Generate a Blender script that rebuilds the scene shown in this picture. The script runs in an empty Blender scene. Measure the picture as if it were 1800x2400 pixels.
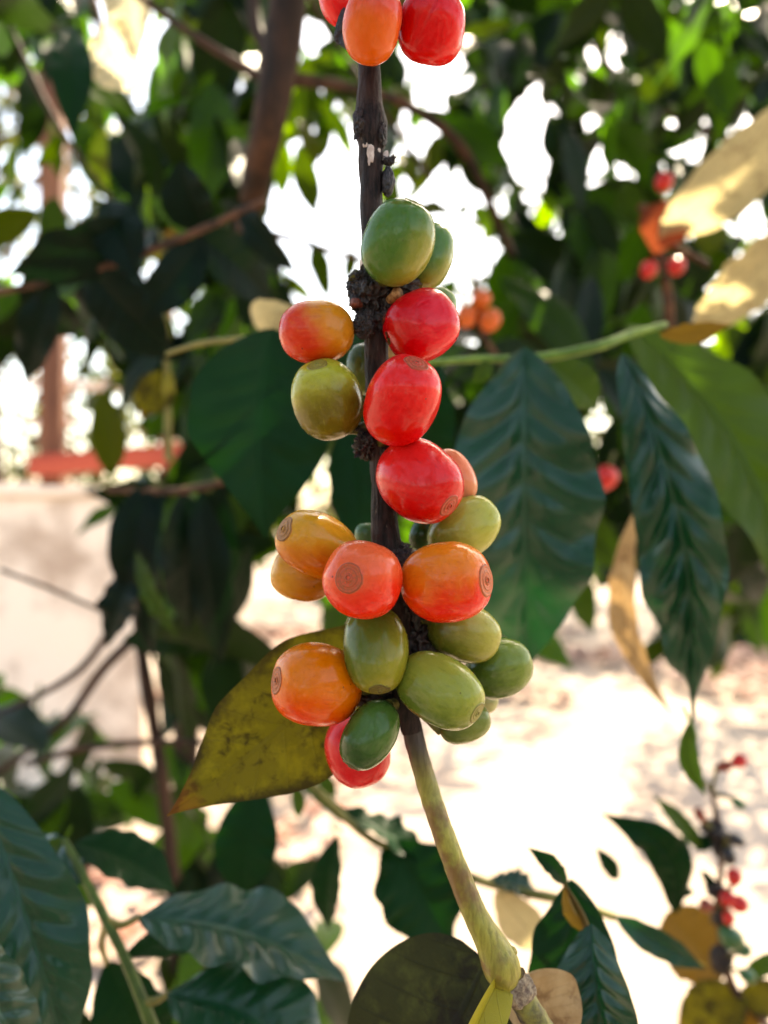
import bpy, math, random
import numpy as np
from mathutils import Vector, Matrix

# ------------------------------------------------------------------ camera, world, sun, exposure
scene = bpy.context.scene
F = 1930.0            # focal length of the photograph in its own 1800 px wide frame
CAM_Z = 1.30          # camera height over the ground (m)
SUN_AZ, SUN_EL = math.radians(28), math.radians(50)   # azimuth from +Y towards +X, elevation
EXPOSURE = 2.42
SKY_STRENGTH = 0.15
SUN_STRENGTH = 4.5

cam_data = bpy.data.cameras.new('camera')
cam = bpy.data.objects.new('camera', cam_data)
scene.collection.objects.link(cam)
scene.camera = cam
cam.location = (0, 0, CAM_Z)
cam.rotation_euler = (math.radians(90), 0, 0)
cam_data.sensor_fit = 'HORIZONTAL'
cam_data.sensor_width = 36.0
cam_data.lens = 36.0 * F / 1800.0
cam_data.clip_start = 0.01
cam_data.clip_end = 500.0
cam_data.dof.use_dof = True
cam_data.dof.focus_distance = 0.157
cam_data.dof.aperture_fstop = 14.0

world = bpy.data.worlds.new('World')
scene.world = world
world.use_nodes = True
wn = world.node_tree
bg = wn.nodes['Background']
sky = wn.nodes.new('ShaderNodeTexSky')
sky.sky_type = 'NISHITA'
sky.sun_disc = False
sky.sun_elevation = SUN_EL
sky.sun_rotation = SUN_AZ
sky.air_density = 1.0
sky.dust_density = 2.5
sky.ozone_density = 1.0
wn.links.new(sky.outputs[0], bg.inputs[0])
bg.inputs[1].default_value = SKY_STRENGTH

sun_data = bpy.data.lights.new('sun', 'SUN')
sun_data.energy = SUN_STRENGTH
sun_data.angle = math.radians(0.5)
sun_data.color = (1.0, 0.93, 0.82)
sun = bpy.data.objects.new('sun', sun_data)
scene.collection.objects.link(sun)
sun_dir = Vector((math.sin(SUN_AZ) * math.cos(SUN_EL), math.cos(SUN_AZ) * math.cos(SUN_EL), math.sin(SUN_EL)))
sun.rotation_euler = sun_dir.to_track_quat('Z', 'Y').to_euler()
sun.location = sun_dir * 20

scene.view_settings.view_transform = 'Standard'
scene.view_settings.look = 'None'
scene.view_settings.gamma = 1.0
scene.view_settings.exposure = EXPOSURE
scene.view_settings.use_white_balance = True
scene.view_settings.white_balance_temperature = 8200
scene.view_settings.white_balance_tint = 8
scene.cycles.max_bounces = 8
scene.cycles.diffuse_bounces = 4
scene.cycles.glossy_bounces = 3
scene.cycles.transmission_bounces = 5
scene.cycles.transparent_max_bounces = 6
scene.cycles.caustics_reflective = False
scene.cycles.caustics_refractive = False
scene.cycles.sample_clamp_indirect = 8.0

rng = np.random.RandomState(11)
random.seed(5)
C = scene.collection


def P(px, py, d):
    """Point seen at pixel (px, py) of the 1800x2400 photograph, d metres in front of the camera."""
    return Vector(((px - 900.0) / F * d, d, CAM_Z - (py - 1200.0) / F * d))


# ------------------------------------------------------------------ numeric noise
def _hash(ix, iy, iz, seed):
    n = (ix * 374761393 + iy * 668265263 + iz * 2147483647 + seed * 1274126177) & 0xFFFFFFFF
    n = ((n ^ (n >> 13)) * 1274126177) & 0xFFFFFFFF
    n = (n ^ (n >> 16)) & 0xFFFFFFFF
    return n.astype(np.float64) / 4294967295.0


def vnoise(p, seed=0):
    """Smooth value noise in [-1, 1] at the points p (n, 3)."""
    p = np.asarray(p, dtype=np.float64)
    i = np.floor(p).astype(np.int64)
    f = p - i
    f = f * f * (3 - 2 * f)
    out = np.zeros(len(p))
    for dx in (0, 1):
        for dy in (0, 1):
            for dz in (0, 1):
                w = (f[:, 0] if dx else 1 - f[:, 0]) * (f[:, 1] if dy else 1 - f[:, 1]) * (f[:, 2] if dz else 1 - f[:, 2])
                out += w * _hash(i[:, 0] + dx, i[:, 1] + dy, i[:, 2] + dz, seed)
    return out * 2 - 1


def fbm(p, octaves=3, seed=0):
    p = np.asarray(p, dtype=np.float64)
    a, s, out = 1.0, 0.0, np.zeros(len(p))
    for k in range(octaves):
        out += a * vnoise(p * (2 ** k), seed + k)
        s += a
        a *= 0.5
    return out / s


# ------------------------------------------------------------------ object helpers
def tag(o, label=None, cat=None, group=None, kind=None):
    if label: o['label'] = label
    if cat: o['category'] = cat
    if group: o['group'] = group
    if kind: o['kind'] = kind
    return o


def empty(name, loc, label=None, cat=None, group=None):
    o = bpy.data.objects.new(name, None)
    C.objects.link(o)
    o.location = loc
    o.empty_display_size = 0.01
    return tag(o, label, cat, group)


def mesh_obj(name, verts, faces, mat, parent=None, uv=None, smooth=True, mats=None, mat_idx=None, loc=None):
    """verts in world space; they are stored relative to the parent's location (or loc)."""
    verts = np.asarray(verts, dtype=np.float64).reshape(-1, 3)
    origin = np.array(loc if loc is not None else (parent.location if parent is not None else (0, 0, 0)), dtype=np.float64)
    me = bpy.data.meshes.new(name)
    v = verts - origin
    faces = np.asarray(faces, dtype=np.int32) if not isinstance(faces, np.ndarray) else faces.astype(np.int32)
    k = faces.shape[1]
    me.vertices.add(len(v))
    me.vertices.foreach_set('co', v.astype(np.float32).ravel())
    me.loops.add(faces.size)
    me.loops.foreach_set('vertex_index', faces.ravel())
    me.polygons.add(len(faces))
    me.polygons.foreach_set('loop_start', np.arange(0, faces.size, k, dtype=np.int32))
    me.polygons.foreach_set('loop_total', np.full(len(faces), k, dtype=np.int32))
    if uv is not None:
        lay = me.uv_layers.new(name='UVMap')
        lay.data.foreach_set('uv', np.asarray(uv, dtype=np.float32)[faces.ravel()].ravel())
    if smooth:
        me.polygons.foreach_set('use_smooth', np.ones(len(faces), dtype=bool))
    for m in (mats or [mat]):
        me.materials.append(m)
    if mat_idx is not None:
        me.polygons.foreach_set('material_index', np.asarray(mat_idx, dtype=np.int32))
    me.update(calc_edges=True)
    me.validate()
    o = bpy.data.objects.new(name, me)
    C.objects.link(o)
    if parent is not None:
        o.parent = parent
        if loc is not None:
            o.location = Vector(loc) - parent.location
    elif loc is not None:
        o.location = loc
    return o


def grid_faces(nu, nv, wrap_v=False, offset=0):
    """Quads of a grid with nu rows of nv vertices."""
    u = np.arange(nu - 1)
    v = np.arange(nv if wrap_v else nv - 1)
    U, V = np.meshgrid(u, v, indexing='ij')
    V2 = (V + 1) % nv
    a = U * nv + V
    b = U * nv + V2
    c = (U + 1) * nv + V2
    d = (U + 1) * nv + V
    return np.stack([a, b, c, d], -1).reshape(-1, 4) + offset


def catmull(pts, n):
    """Smooth resampling of control rows (k, m) into n rows."""
    pts = np.asarray(pts, dtype=np.float64)
    k = len(pts)
    if k == 2:
        t = np.linspace(0, 1, n)[:, None]
        return pts[0] * (1 - t) + pts[1] * t
    ext = np.vstack([2 * pts[0] - pts[1], pts, 2 * pts[-1] - pts[-2]])
    seg = np.linalg.norm(np.diff(pts[:, :3], axis=0), axis=1)
    cum = np.concatenate([[0], np.cumsum(seg)])
    s = np.linspace(0, cum[-1], n)
    i = np.clip(np.searchsorted(cum, s, side='right') - 1, 0, k - 2)
    t = ((s - cum[i]) / np.maximum(seg[i], 1e-12))[:, None]
    p0, p1, p2, p3 = ext[i], ext[i + 1], ext[i + 2], ext[i + 3]
    return 0.5 * ((2 * p1) + (-p0 + p2) * t + (2 * p0 - 5 * p1 + 4 * p2 - p3) * t * t + (-p0 + 3 * p1 - 3 * p2 + p3) * t ** 3)


def tube_data(ctrl, n, m, disp=None, cap=True, smooth=True):
    """ctrl rows (x, y, z, radius) -> verts, faces, uv. disp(points, normals, s, ang) gives the extra radius."""
    r = catmull(ctrl, n) if smooth else np.asarray(ctrl, float)
    n = len(r)
    c, rad = r[:, :3], r[:, 3]
    t = np.gradient(c, axis=0)
    t /= np.linalg.norm(t, axis=1)[:, None]
    ref = np.array([0, -1.0, 0]) if abs(t[0][1]) < 0.9 else np.array([1.0, 0, 0])
    nrm = np.zeros_like(c)
    a = ref - t[0] * ref.dot(t[0])
    for i in range(n):
        a = a - t[i] * a.dot(t[i])
        a /= np.linalg.norm(a)
        nrm[i] = a
    bi = np.cross(t, nrm)
    ang = np.linspace(0, 2 * math.pi, m, endpoint=False)
    N = nrm[:, None, :] * np.cos(ang)[None, :, None] + bi[:, None, :] * np.sin(ang)[None, :, None]
    s = np.concatenate([[0], np.cumsum(np.linalg.norm(np.diff(c, axis=0), axis=1))])
    R = np.repeat(rad[:, None], m, 1)
    S = np.repeat(s[:, None], m, 1)
    A = np.repeat(ang[None, :], n, 0)
    if disp is not None:
        R = R + disp((c[:, None, :] + N * rad[:, None, None]).reshape(-1, 3), N.reshape(-1, 3), S.ravel(), A.ravel()).reshape(n, m)
    V = c[:, None, :] + N * R[:, :, None]
    verts = V.reshape(-1, 3)
    faces = grid_faces(n, m, True)
    uv = np.stack([S.ravel(), A.ravel() / (2 * math.pi)], -1)
    if cap:
        for row, cen in ((0, c[0] - t[0] * rad[0] * 0.25), (n - 1, c[-1] + t[-1] * rad[-1] * 0.25)):
            k = len(verts)
            verts = np.vstack([verts, cen])
            uv = np.vstack([uv, [s[row], 0.5]])
            idx = row * m + np.arange(m)
            nx = row * m + (np.arange(m) + 1) % m
            tri = np.stack([idx, nx, np.full(m, k), np.full(m, k)], -1)
            # quads with a doubled corner are avoided: fan through an inner ring
            inner = len(verts)
            ring = cen + (verts[idx] - cen) * 0.02
            verts = np.vstack([verts, ring])
            uv = np.vstack([uv, uv[idx]])
            j = np.arange(m)
            faces = np.vstack([faces, np.stack([idx, nx, inner + (j + 1) % m, inner + j], -1)])
    return verts, faces, uv


def tube(name, ctrl, mat, parent=None, n=60, m=16, disp=None, loc=None):
    v, f, uv = tube_data(ctrl, n, m, disp)
    return mesh_obj(name, v, f, mat, parent, uv, loc=loc)


def pxc(rows):
    """rows of (px, py, depth, width in px) -> tube control rows."""
    out = []
    for px, py, d, w in rows:
        p = P(px, py, d)
        out.append((p.x, p.y, p.z, 0.5 * w / F * d))
    return out


# ------------------------------------------------------------------ materials
class NT:
    def __init__(s, name):
        s.m = bpy.data.materials.new(name)
        s.m.use_nodes = True
        s.t = s.m.node_tree
        s.t.nodes.clear()
        s.out = s.n('ShaderNodeOutputMaterial')

    def n(s, kind, **kw):
        nd = s.t.nodes.new(kind)
        for k, v in kw.items():
            setattr(nd, k, v)
        return nd

    def set(s, sock, v):
        if isinstance(v, bpy.types.NodeSocket):
            s.t.links.new(v, sock)
        elif isinstance(v, (tuple, list)):
            sock.default_value = tuple(v) + (1.0,) if len(v) == 3 and len(sock.default_value) == 4 else tuple(v)
        else:
            sock.default_value = v

    def math(s, op, a, b=0.0, c=0.0, clamp=False):
        nd = s.n('ShaderNodeMath', operation=op)
        nd.use_clamp = clamp
        s.set(nd.inputs[0], a)
        s.set(nd.inputs[1], b)
        s.set(nd.inputs[2], c)
        return nd.outputs[0]

    def mix(s, fac, a, b, blend='MIX'):
        nd = s.n('ShaderNodeMix', data_type='RGBA', blend_type=blend)
        s.set(nd.inputs[0], fac)
        s.set(nd.inputs[6], a)
        s.set(nd.inputs[7], b)
        return nd.outputs[2]

    def noise(s, vec, scale, detail=3.0, rough=0.55, dist=0.0):
        nd = s.n('ShaderNodeTexNoise')
        if vec is not None: s.set(nd.inputs['Vector'], vec)
        nd.inputs['Scale'].default_value = scale
        nd.inputs['Detail'].default_value = detail
        nd.inputs['Roughness'].default_value = rough
        nd.inputs['Distortion'].default_value = dist
        return nd.outputs[0]

    def ramp(s, fac, lo, hi, a=0.0, b=1.0):
        nd = s.n('ShaderNodeMapRange', interpolation_type='SMOOTHSTEP')
        s.set(nd.inputs[0], fac)
        nd.inputs[1].default_value = lo
        nd.inputs[2].default_value = hi
        nd.inputs[3].default_value = a
        nd.inputs[4].default_value = b
        return nd.outputs[0]

    def scale(s, vec, v):
        nd = s.n('ShaderNodeVectorMath', operation='MULTIPLY')
        s.set(nd.inputs[0], vec)
        nd.inputs[1].default_value = v
        return nd.outputs[0]

    def obj(s):
        return s.n('ShaderNodeTexCoord').outputs['Object']

    def bump(s, h, strength, dist):
        nd = s.n('ShaderNodeBump')
        s.set(nd.inputs['Height'], h)
        nd.inputs['Strength'].default_value = strength
        nd.inputs['Distance'].default_value = dist
        return nd.outputs[0]

    def pbsdf(s, color, rough=0.5, spec=0.5, normal=None, **kw):
        b = s.n('ShaderNodeBsdfPrincipled')
        s.set(b.inputs['Base Color'], color)
        s.set(b.inputs['Roughness'], rough)
        s.set(b.inputs['Specular IOR Level'], spec)
        if normal is not None: s.set(b.inputs['Normal'], normal)
        for k, v in kw.items():
            s.set(b.inputs[k.replace('_', ' ')], v)
        return b.outputs[0]

    def done(s, shader):
        s.t.links.new(shader, s.out.inputs[0])
        return s.m


def leaf_mat(name, top, under, vein, trans=(0.25, 0.5, 0.04), tfac=0.35, rough=0.33, spec=0.5, nveins=9, blotch=None, blotch_amt=0.5,
             vary=None, vein_amt=0.5, bump=0.0006, patch=None, patch_amt=0.5, lit=0.3, edge=None, tipc=None, coat=0.0):
    k = NT(name)
    uvn = k.n('ShaderNodeUVMap')
    sep = k.n('ShaderNodeSeparateXYZ')
    k.set(sep.inputs[0], uvn.outputs[0])
    u = sep.outputs[0]
    v = k.math('ABSOLUTE', k.math('MULTIPLY_ADD', sep.outputs[1], 2.0, -1.0))
    t = k.math('FRACT', k.math('SUBTRACT', k.math('MULTIPLY', u, float(nveins)), k.math('MULTIPLY', k.math('POWER', v, 0.85), 1.3)))
    dist = k.math('ABSOLUTE', k.math('SUBTRACT', t, 0.5))
    side = k.ramp(dist, 0.0, 0.05, 1.0, 0.0)
    mid = k.ramp(v, 0.015, 0.05, 1.0, 0.0)
    veins = k.math('MAXIMUM', k.math('MULTIPLY', side, k.ramp(v, 0.75, 1.0, 0.7, 0.0)), mid)
    # fine net of tertiary veins
    vor = k.n('ShaderNodeTexVoronoi', feature='DISTANCE_TO_EDGE')
    k.set(vor.inputs['Vector'], k.scale(uvn.outputs[0], (60.0, 24.0, 1.0)))
    vor.inputs['Scale'].default_value = 1.0
    net = k.ramp(vor.outputs[0], 0.0, 0.08, 1.0, 0.0)
    ob = k.obj()
    n1 = k.noise(ob, 60.0, 4.0)
    base = k.mix(k.ramp(n1, 0.3, 0.7), top, tuple(c * 0.72 for c in top))
    if patch is not None:
        base = k.mix(k.math('MULTIPLY', k.ramp(k.noise(ob, 110.0, 6.0, 0.65), 0.48, 0.66), patch_amt), base, patch)
    if vary is not None:
        geo = k.n('ShaderNodeNewGeometry')
        rnd = geo.outputs['Random Per Island']
        for i, (thr, col) in enumerate(vary):
            base = k.mix(k.math('GREATER_THAN', rnd, thr), base, col)
    base = k.mix(k.math('MULTIPLY', veins, vein_amt), base, vein)
    dm = k.math('MULTIPLY', veins, 0.4)
    base = k.mix(k.math('MULTIPLY', net, 0.12 * vein_amt), base, vein)
    if blotch is not None:
        n2 = k.noise(ob, 300.0, 6.0, 0.7, 0.6)
        n3 = k.noise(ob, 75.0, 3.0)
        mask = k.math('MULTIPLY', k.ramp(k.math('MULTIPLY_ADD', n3, 0.6, k.math('MULTIPLY', n2, 0.6)), 0.60, 0.74), blotch_amt)
        base = k.mix(mask, base, blotch)
        dm = k.math('MAXIMUM', dm, mask)
    if edge is not None:
        ne = k.noise(ob, 130.0, 5.0, 0.7)
        em = k.ramp(k.math('ADD', v, k.math('MULTIPLY_ADD', ne, 1.6, -0.8)), 0.6, 1.15)
        base = k.mix(k.math('MULTIPLY', em, 0.85), base, edge)
        dm = k.math('MAXIMUM', dm, k.math('MULTIPLY', em, 0.9))
    if tipc is not None:
        ne2 = k.noise(ob, 200.0, 4.0, 0.7)
        base = k.mix(k.ramp(k.math('ADD', u, k.math('MULTIPLY_ADD', ne2, 0.16, -0.08)), 0.83, 0.95), base, tipc)
    geo2 = k.n('ShaderNodeNewGeometry')
    col = k.mix(geo2.outputs['Backfacing'], base, k.mix(k.math('MULTIPLY', veins, 0.6), under, vein))
    h = k.math('ADD', k.math('MULTIPLY', veins, 0.6), k.math('ADD', k.math('MULTIPLY', net, 0.15), k.math('MULTIPLY', n1, 0.5)))
    nb = k.bump(h, 0.6, bump)
    pr = k.pbsdf(col, rough, spec, nb, Coat_Weight=coat, Coat_Roughness=0.16)
    tr = k.n('ShaderNodeBsdfTranslucent')
    tcol = trans
    if vary is not None:
        pick = k.math('GREATER_THAN', k.math('FRACT', k.math('MULTIPLY', rnd, 37.7)), 1.0 - lit)
        tcol = k.mix(pick, tuple(c * 0.10 for c in trans), trans)
    k.set(tr.inputs[0], k.mix(dm, tcol, tuple(c * 0.12 for c in trans)))
    k.set(tr.inputs[1], nb)
    ms = k.n('ShaderNodeMixShader')
    ms.inputs[0].default_value = tfac
    k.t.links.new(pr, ms.inputs[1])
    k.t.links.new(tr.outputs[0], ms.inputs[2])
    return k.done(ms.outputs[0])


def fruit_mat(name, c1, c2, gdir, size, mottle=0.5, seed=0.0, rough=0.27, thr=(-0.5, 0.6), dark=None):
    """Waxy skin that ripens from c1 to c2 along gdir (a direction in the fruit's own space)."""
    k = NT(name)
    ob = k.obj()
    off = k.n('ShaderNodeVectorMath', operation='ADD')
    k.set(off.inputs[0], ob)
    off.inputs[1].default_value = (seed * 0.13, seed * 0.07, seed * 0.19)
    q = off.outputs[0]
    dot = k.n('ShaderNodeVectorMath', operation='DOT_PRODUCT')
    k.set(dot.inputs[0], ob)
    dot.inputs[1].default_value = tuple(g / size for g in gdir)
    n1 = k.noise(q, 150.0, 4.0, 0.6)
    g = k.math('ADD', dot.outputs['Value'], k.math('MULTIPLY_ADD', n1, mottle * 2.4, -mottle * 1.2))
    fac = k.ramp(g, thr[0], thr[1])
    col = k.mix(fac, c1, c2)
    # lengthwise fibres and pale scuffs
    streak = k.noise(k.scale(q, (1.0, 1.0, 0.16)), 1500.0, 4.0, 0.6)
    col = k.mix(k.ramp(streak, 0.54, 0.80, 0.0, 0.20), col, tuple(min(1, c * 1.4 + 0.012) for c in c2))
    col = k.mix(k.ramp(streak, 0.47, 0.22, 0.0, 0.34), col, tuple(c * 0.5 for c in c1))
    soft = k.noise(q, 420.0, 5.0, 0.65)
    col = k.mix(k.ramp(soft, 0.5, 0.75, 0.0, 0.2), col, tuple(min(1, c * 1.3 + 0.006) for c in c2))
    if dark is not None:
        col = k.mix(k.ramp(k.noise(q, 260.0, 6.0, 0.7), 0.6, 0.72, 0.0, 0.75), col, dark)
    # tiny dark dots
    vor = k.n('ShaderNodeTexVoronoi')
    k.set(vor.inputs['Vector'], q)
    vor.inputs['Scale'].default_value = 330.0
    dots = k.ramp(vor.outputs['Distance'], 0.045, 0.085, 1.0, 0.0)
    pick = k.math('GREATER_THAN', k.noise(q, 190.0, 1.0), 0.56)
    col = k.mix(k.math('MULTIPLY', k.math('MULTIPLY', dots, pick), 0.75), col, (0.03, 0.012, 0.005))
    h = k.math('ADD', k.math('MULTIPLY', streak, 0.5), k.math('ADD', k.math('MULTIPLY', soft, 0.6), k.math('MULTIPLY', n1, 0.9)))
    nb = k.bump(h, 0.5, 0.00016)
    rg = k.math('ADD', k.math('MULTIPLY', soft, 0.22), rough - 0.08)
    sh = k.pbsdf(col, rg, 0.10, nb, Subsurface_Weight=0.15, Subsurface_Radius=(1.0, 0.35, 0.12), Subsurface_Scale=0.0022,
                 Coat_Weight=0.34, Coat_Roughness=0.09)
    return k.done(sh)


SCARS = {'tan': ((0.30, 0.10, 0.03), (0.12, 0.03, 0.010)), 'dark': ((0.13, 0.06, 0.018), (0.035, 0.014, 0.006)), 'green': ((0.30, 0.22, 0.05), (0.09, 0.05, 0.012))}


def scar_mat(name, kind, skin):
    """Corky disc with rings; the palest part keeps some of the skin's colour."""
    cork, line = SCARS[kind]
    k = NT(name)
    sep = k.n('ShaderNodeSeparateXYZ')
    k.set(sep.inputs[0], k.n('ShaderNodeUVMap').outputs[0])
    n1 = k.noise(k.obj(), 1800.0, 4.0, 0.6)
    n2 = k.noise(k.obj(), 600.0, 3.0)
    u = k.math('ADD', sep.outputs[0], k.math('MULTIPLY_ADD', n2, 0.16, -0.08))
    body = k.mix(k.ramp(n1, 0.35, 0.65), tuple(a * .3 + b * .62 for a, b in zip(cork, skin)), tuple(a * .6 + b * .25 for a, b in zip(cork, skin)))
    col = k.mix(k.ramp(u, 1.0, 1.1), body, skin)
    for c, wd, am in ((0.13, 0.05, .6), (0.30, 0.05, .22), (0.62, 0.04, .4), (0.78, 0.03, .22), (0.95, 0.04, .65)):
        dd = k.math('ABSOLUTE', k.math('SUBTRACT', u, c))
        col = k.mix(k.ramp(dd, wd * .3, wd * 1.3, am, 0.0), col, line)
    return k.done(k.pbsdf(col, 0.5, 0.35, k.bump(n1, 0.5, 0.0001)))


def simple_mat(name, c1, c2, scale=40.0, rough=0.7, bump=0.001, spec=0.3, stretch=(1, 1, 1), detail=5.0, lo=0.35, hi=0.65):
    k = NT(name)
    q = k.scale(k.obj(), stretch)
    n1 = k.noise(q, scale, detail, 0.62)
    col = k.mix(k.ramp(n1, lo, hi), c1, c2)
    nb = k.bump(k.noise(q, scale * 3, 4.0), 0.6, bump)
    return k.done(k.pbsdf(col, rough, spec, nb))


def bark_mat():
    k = NT('dark bark')
    uvn = k.n('ShaderNodeUVMap')
    ob = k.obj()
    q = k.scale(ob, (1.0, 1.0, 0.13))
    fis = k.noise(q, 1500.0, 6.0, 0.7, 0.5)
    big = k.noise(ob, 180.0, 4.0)
    col = k.mix(k.ramp(fis, 0.35, 0.7), (0.004, 0.002, 0.002), (0.040, 0.021, 0.018))
    col = k.mix(k.ramp(big, 0.45, 0.65, 0.0, 0.6), col, (0.055, 0.030, 0.024))
    col = k.mix(k.ramp(k.noise(q, 700.0, 5.0, 0.75), 0.62, 0.70, 0.0, 0.8), col, (0.22, 0.17, 0.13))
    h = k.math('ADD', fis, k.math('MULTIPLY', big, 0.8))
    return k.done(k.pbsdf(col, 0.55, 0.2, k.bump(h, 1.0, 0.0008)))


def green_stem_mat():
    k = NT('green stem skin')
    ob = k.obj()
    q = k.scale(ob, (1.0, 1.0, 0.2))
    sep = k.n('ShaderNodeSeparateXYZ')
    k.set(sep.inputs[0], k.n('ShaderNodeNewGeometry').outputs['Position'])
    z = sep.outputs[2]
    n1 = k.noise(q, 900.0, 5.0, 0.65, 0.4)
    n2 = k.noise(ob, 110.0, 4.0, 0.6)
    col = k.mix(k.ramp(n1, 0.3, 0.7), (0.18, 0.15, 0.018), (0.34, 0.30, 0.045))
    col = k.mix(k.ramp(k.math('ADD', n2, k.math('MULTIPLY', n1, 0.25)), 0.58, 0.76, 0.0, 0.75), col, (0.13, 0.035, 0.012))
    # grows darker and woody towards the fruit
    zz = k.math('ADD', z, k.math('MULTIPLY', n1, 0.006))
    col = k.mix(k.ramp(zz, 1.243, 1.256), col, (0.028, 0.016, 0.012))
    h = k.math('ADD', n1, k.math('MULTIPLY', n2, 0.6))
    return k.done(k.pbsdf(col, 0.42, 0.45, k.bump(h, 0.7, 0.0003), Subsurface_Weight=0.1, Subsurface_Radius=(1, 0.8, 0.2), Subsurface_Scale=0.001))


M = {}
M['bark'] = bark_mat()
M['green_stem'] = green_stem_mat()
M['node'] = simple_mat('dark rough node', (0.003, 0.0015, 0.0015), (0.028, 0.011, 0.008), 900.0, 0.42, 0.0005, 0.5)
M['stub'] = simple_mat('broken brown stub', (0.16, 0.055, 0.02), (0.50, 0.27, 0.11), 900.0, 0.6, 0.0003)
M['stub_red'] = simple_mat('reddish stub', (0.07, 0.012, 0.008), (0.25, 0.07, 0.04), 900.0, 0.5, 0.0003)
M['flake'] = simple_mat('pale peeling flake', (0.45, 0.34, 0.30), (0.62, 0.52, 0.47), 700.0, 0.7, 0.0002)
M['black_fruit'] = simple_mat('shrivelled black skin', (0.003, 0.002, 0.003), (0.03, 0.02, 0.022), 500.0, 0.45, 0.0006, 0.5)
M['scar_tan'] = simple_mat('tan scar', (0.24, 0.08, 0.02), (0.55, 0.24, 0.06), 1400.0, 0.55, 0.0002)
M['scar_dark'] = simple_mat('dark scar', (0.05, 0.022, 0.010), (0.27, 0.13, 0.05), 1400.0, 0.6, 0.0002)
M['scar_green'] = simple_mat('green scar', (0.12, 0.075, 0.015), (0.42, 0.32, 0.07), 1400.0, 0.55, 0.0002)
M['stalk_green'] = simple_mat('green stalk', (0.05, 0.045, 0.01), (0.16, 0.15, 0.03), 500.0, 0.5, 0.0003)
M['crack'] = simple_mat('cracked skin', (0.02, 0.004, 0.004), (0.26, 0.05, 0.02), 1500.0, 0.6, 0.0004)

TEALV = (0.10, 0.22, 0.10)
M['leaf_deep'] = leaf_mat('deep green leaf', (0.0018, 0.021, 0.005), (0.02, 0.05, 0.012), (0.006, 0.042, 0.009), (0.008, 0.08, 0.006), 0.12, 0.36, 0.09)
M['leaf_shade'] = leaf_mat('dark shaded leaf', (0.0015, 0.009, 0.004), (0.01, 0.02, 0.008), (0.003, 0.016, 0.005), (0.004, 0.03, 0.004), 0.08, 0.36, 0.10)  # darker copy of the deep green leaf, shade put into the colour
M['leaf_teal'] = leaf_mat('glossy teal leaf', (0.0012, 0.034, 0.016), (0.02, 0.06, 0.03), (0.006, 0.070, 0.030), (0.01, 0.12, 0.02), 0.10, 0.34, 0.22, coat=0.42)
M['leaf_mid'] = leaf_mat('mid green leaf', (0.020, 0.045, 0.005), (0.08, 0.12, 0.03), (0.06, 0.12, 0.02), (0.10, 0.22, 0.010), 0.26, 0.4, 0.2)
M['leaf_olive'] = leaf_mat('olive ageing leaf', (0.060, 0.056, 0.006), (0.10, 0.09, 0.02), (0.19, 0.17, 0.02), (0.34, 0.30, 0.012), 0.25, 0.62, 0.15, edge=(0.022, 0.012, 0.006), tipc=(0.16, 0.04, 0.010),
                           blotch=(0.018, 0.009, 0.005), blotch_amt=0.8, patch=(0.17, 0.15, 0.008), patch_amt=0.8, vein_amt=0.3)
M['leaf_oldgreen'] = leaf_mat('dull dark olive leaf', (0.022, 0.024, 0.005), (0.05, 0.05, 0.015), (0.012, 0.012, 0.004), (0.06, 0.07, 0.01), 0.12, 0.62, 0.2,
                              blotch=(0.012, 0.007, 0.004), blotch_amt=0.8, patch=(0.075, 0.08, 0.014), patch_amt=0.6, vein_amt=0.7, nveins=6)
M['leaf_dry'] = leaf_mat('dry tan leaf', (0.42, 0.27, 0.13), (0.50, 0.33, 0.17), (0.30, 0.16, 0.07), (0.5, 0.3, 0.12), 0.25, 0.65, 0.2,
                         blotch=(0.14, 0.05, 0.02), blotch_amt=0.6, patch=(0.55, 0.40, 0.22), patch_amt=0.6, vein_amt=0.4)
M['crown_behind'] = leaf_mat('darkened crown foliage', (0.003, 0.012, 0.004), (0.01, 0.02, 0.006), (0.008, 0.025, 0.005), (0.04, 0.12, 0.006), 0.15, 0.5, 0.08, lit=0.1,
                             vary=((0.5, (0.003, 0.012, 0.006)),))  # crown foliage darkened to cut bright reflections on the fruit
M['leaf_yellow'] = leaf_mat('yellow green bract', (0.36, 0.30, 0.022), (0.40, 0.34, 0.03), (0.20, 0.18, 0.015), (0.4, 0.36, 0.02), 0.2, 0.4, 0.4, vein_amt=0.5, nveins=4)
M['leaf_beige'] = leaf_mat('pale beige leaf', (0.42, 0.34, 0.18), (0.42, 0.34, 0.20), (0.35, 0.25, 0.13), (0.7, 0.58, 0.3), 0.45, 0.6, 0.2, vein_amt=0.9, blotch=(0.30, 0.20, 0.10), blotch_amt=0.5)
M['leaf_brown'] = leaf_mat('brown yellow leaf', (0.16, 0.085, 0.012), (0.16, 0.09, 0.02), (0.24, 0.15, 0.02), (0.35, 0.2, 0.02), 0.3, 0.55, 0.2)
M['leaf_russet'] = leaf_mat('russet leaf', (0.15, 0.03, 0.015), (0.2, 0.05, 0.02), (0.25, 0.08, 0.02), (0.35, 0.07, 0.02), 0.3, 0.55, 0.2)
M['crown_near'] = leaf_mat('crown foliage', (0.003, 0.015, 0.004), (0.016, 0.03, 0.008), (0.010, 0.035, 0.006), (0.15, 0.42, 0.012), 0.30, 0.36, 0.16, lit=0.30,
                           vary=((0.40, (0.003, 0.014, 0.008)), (0.66, (0.012, 0.026, 0.004)), (0.84, (0.05, 0.06, 0.006)), (0.90, (0.05, 0.025, 0.010)), (0.94, (0.18, 0.14, 0.07)), (0.965, (0.003, 0.014, 0.008))))
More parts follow.
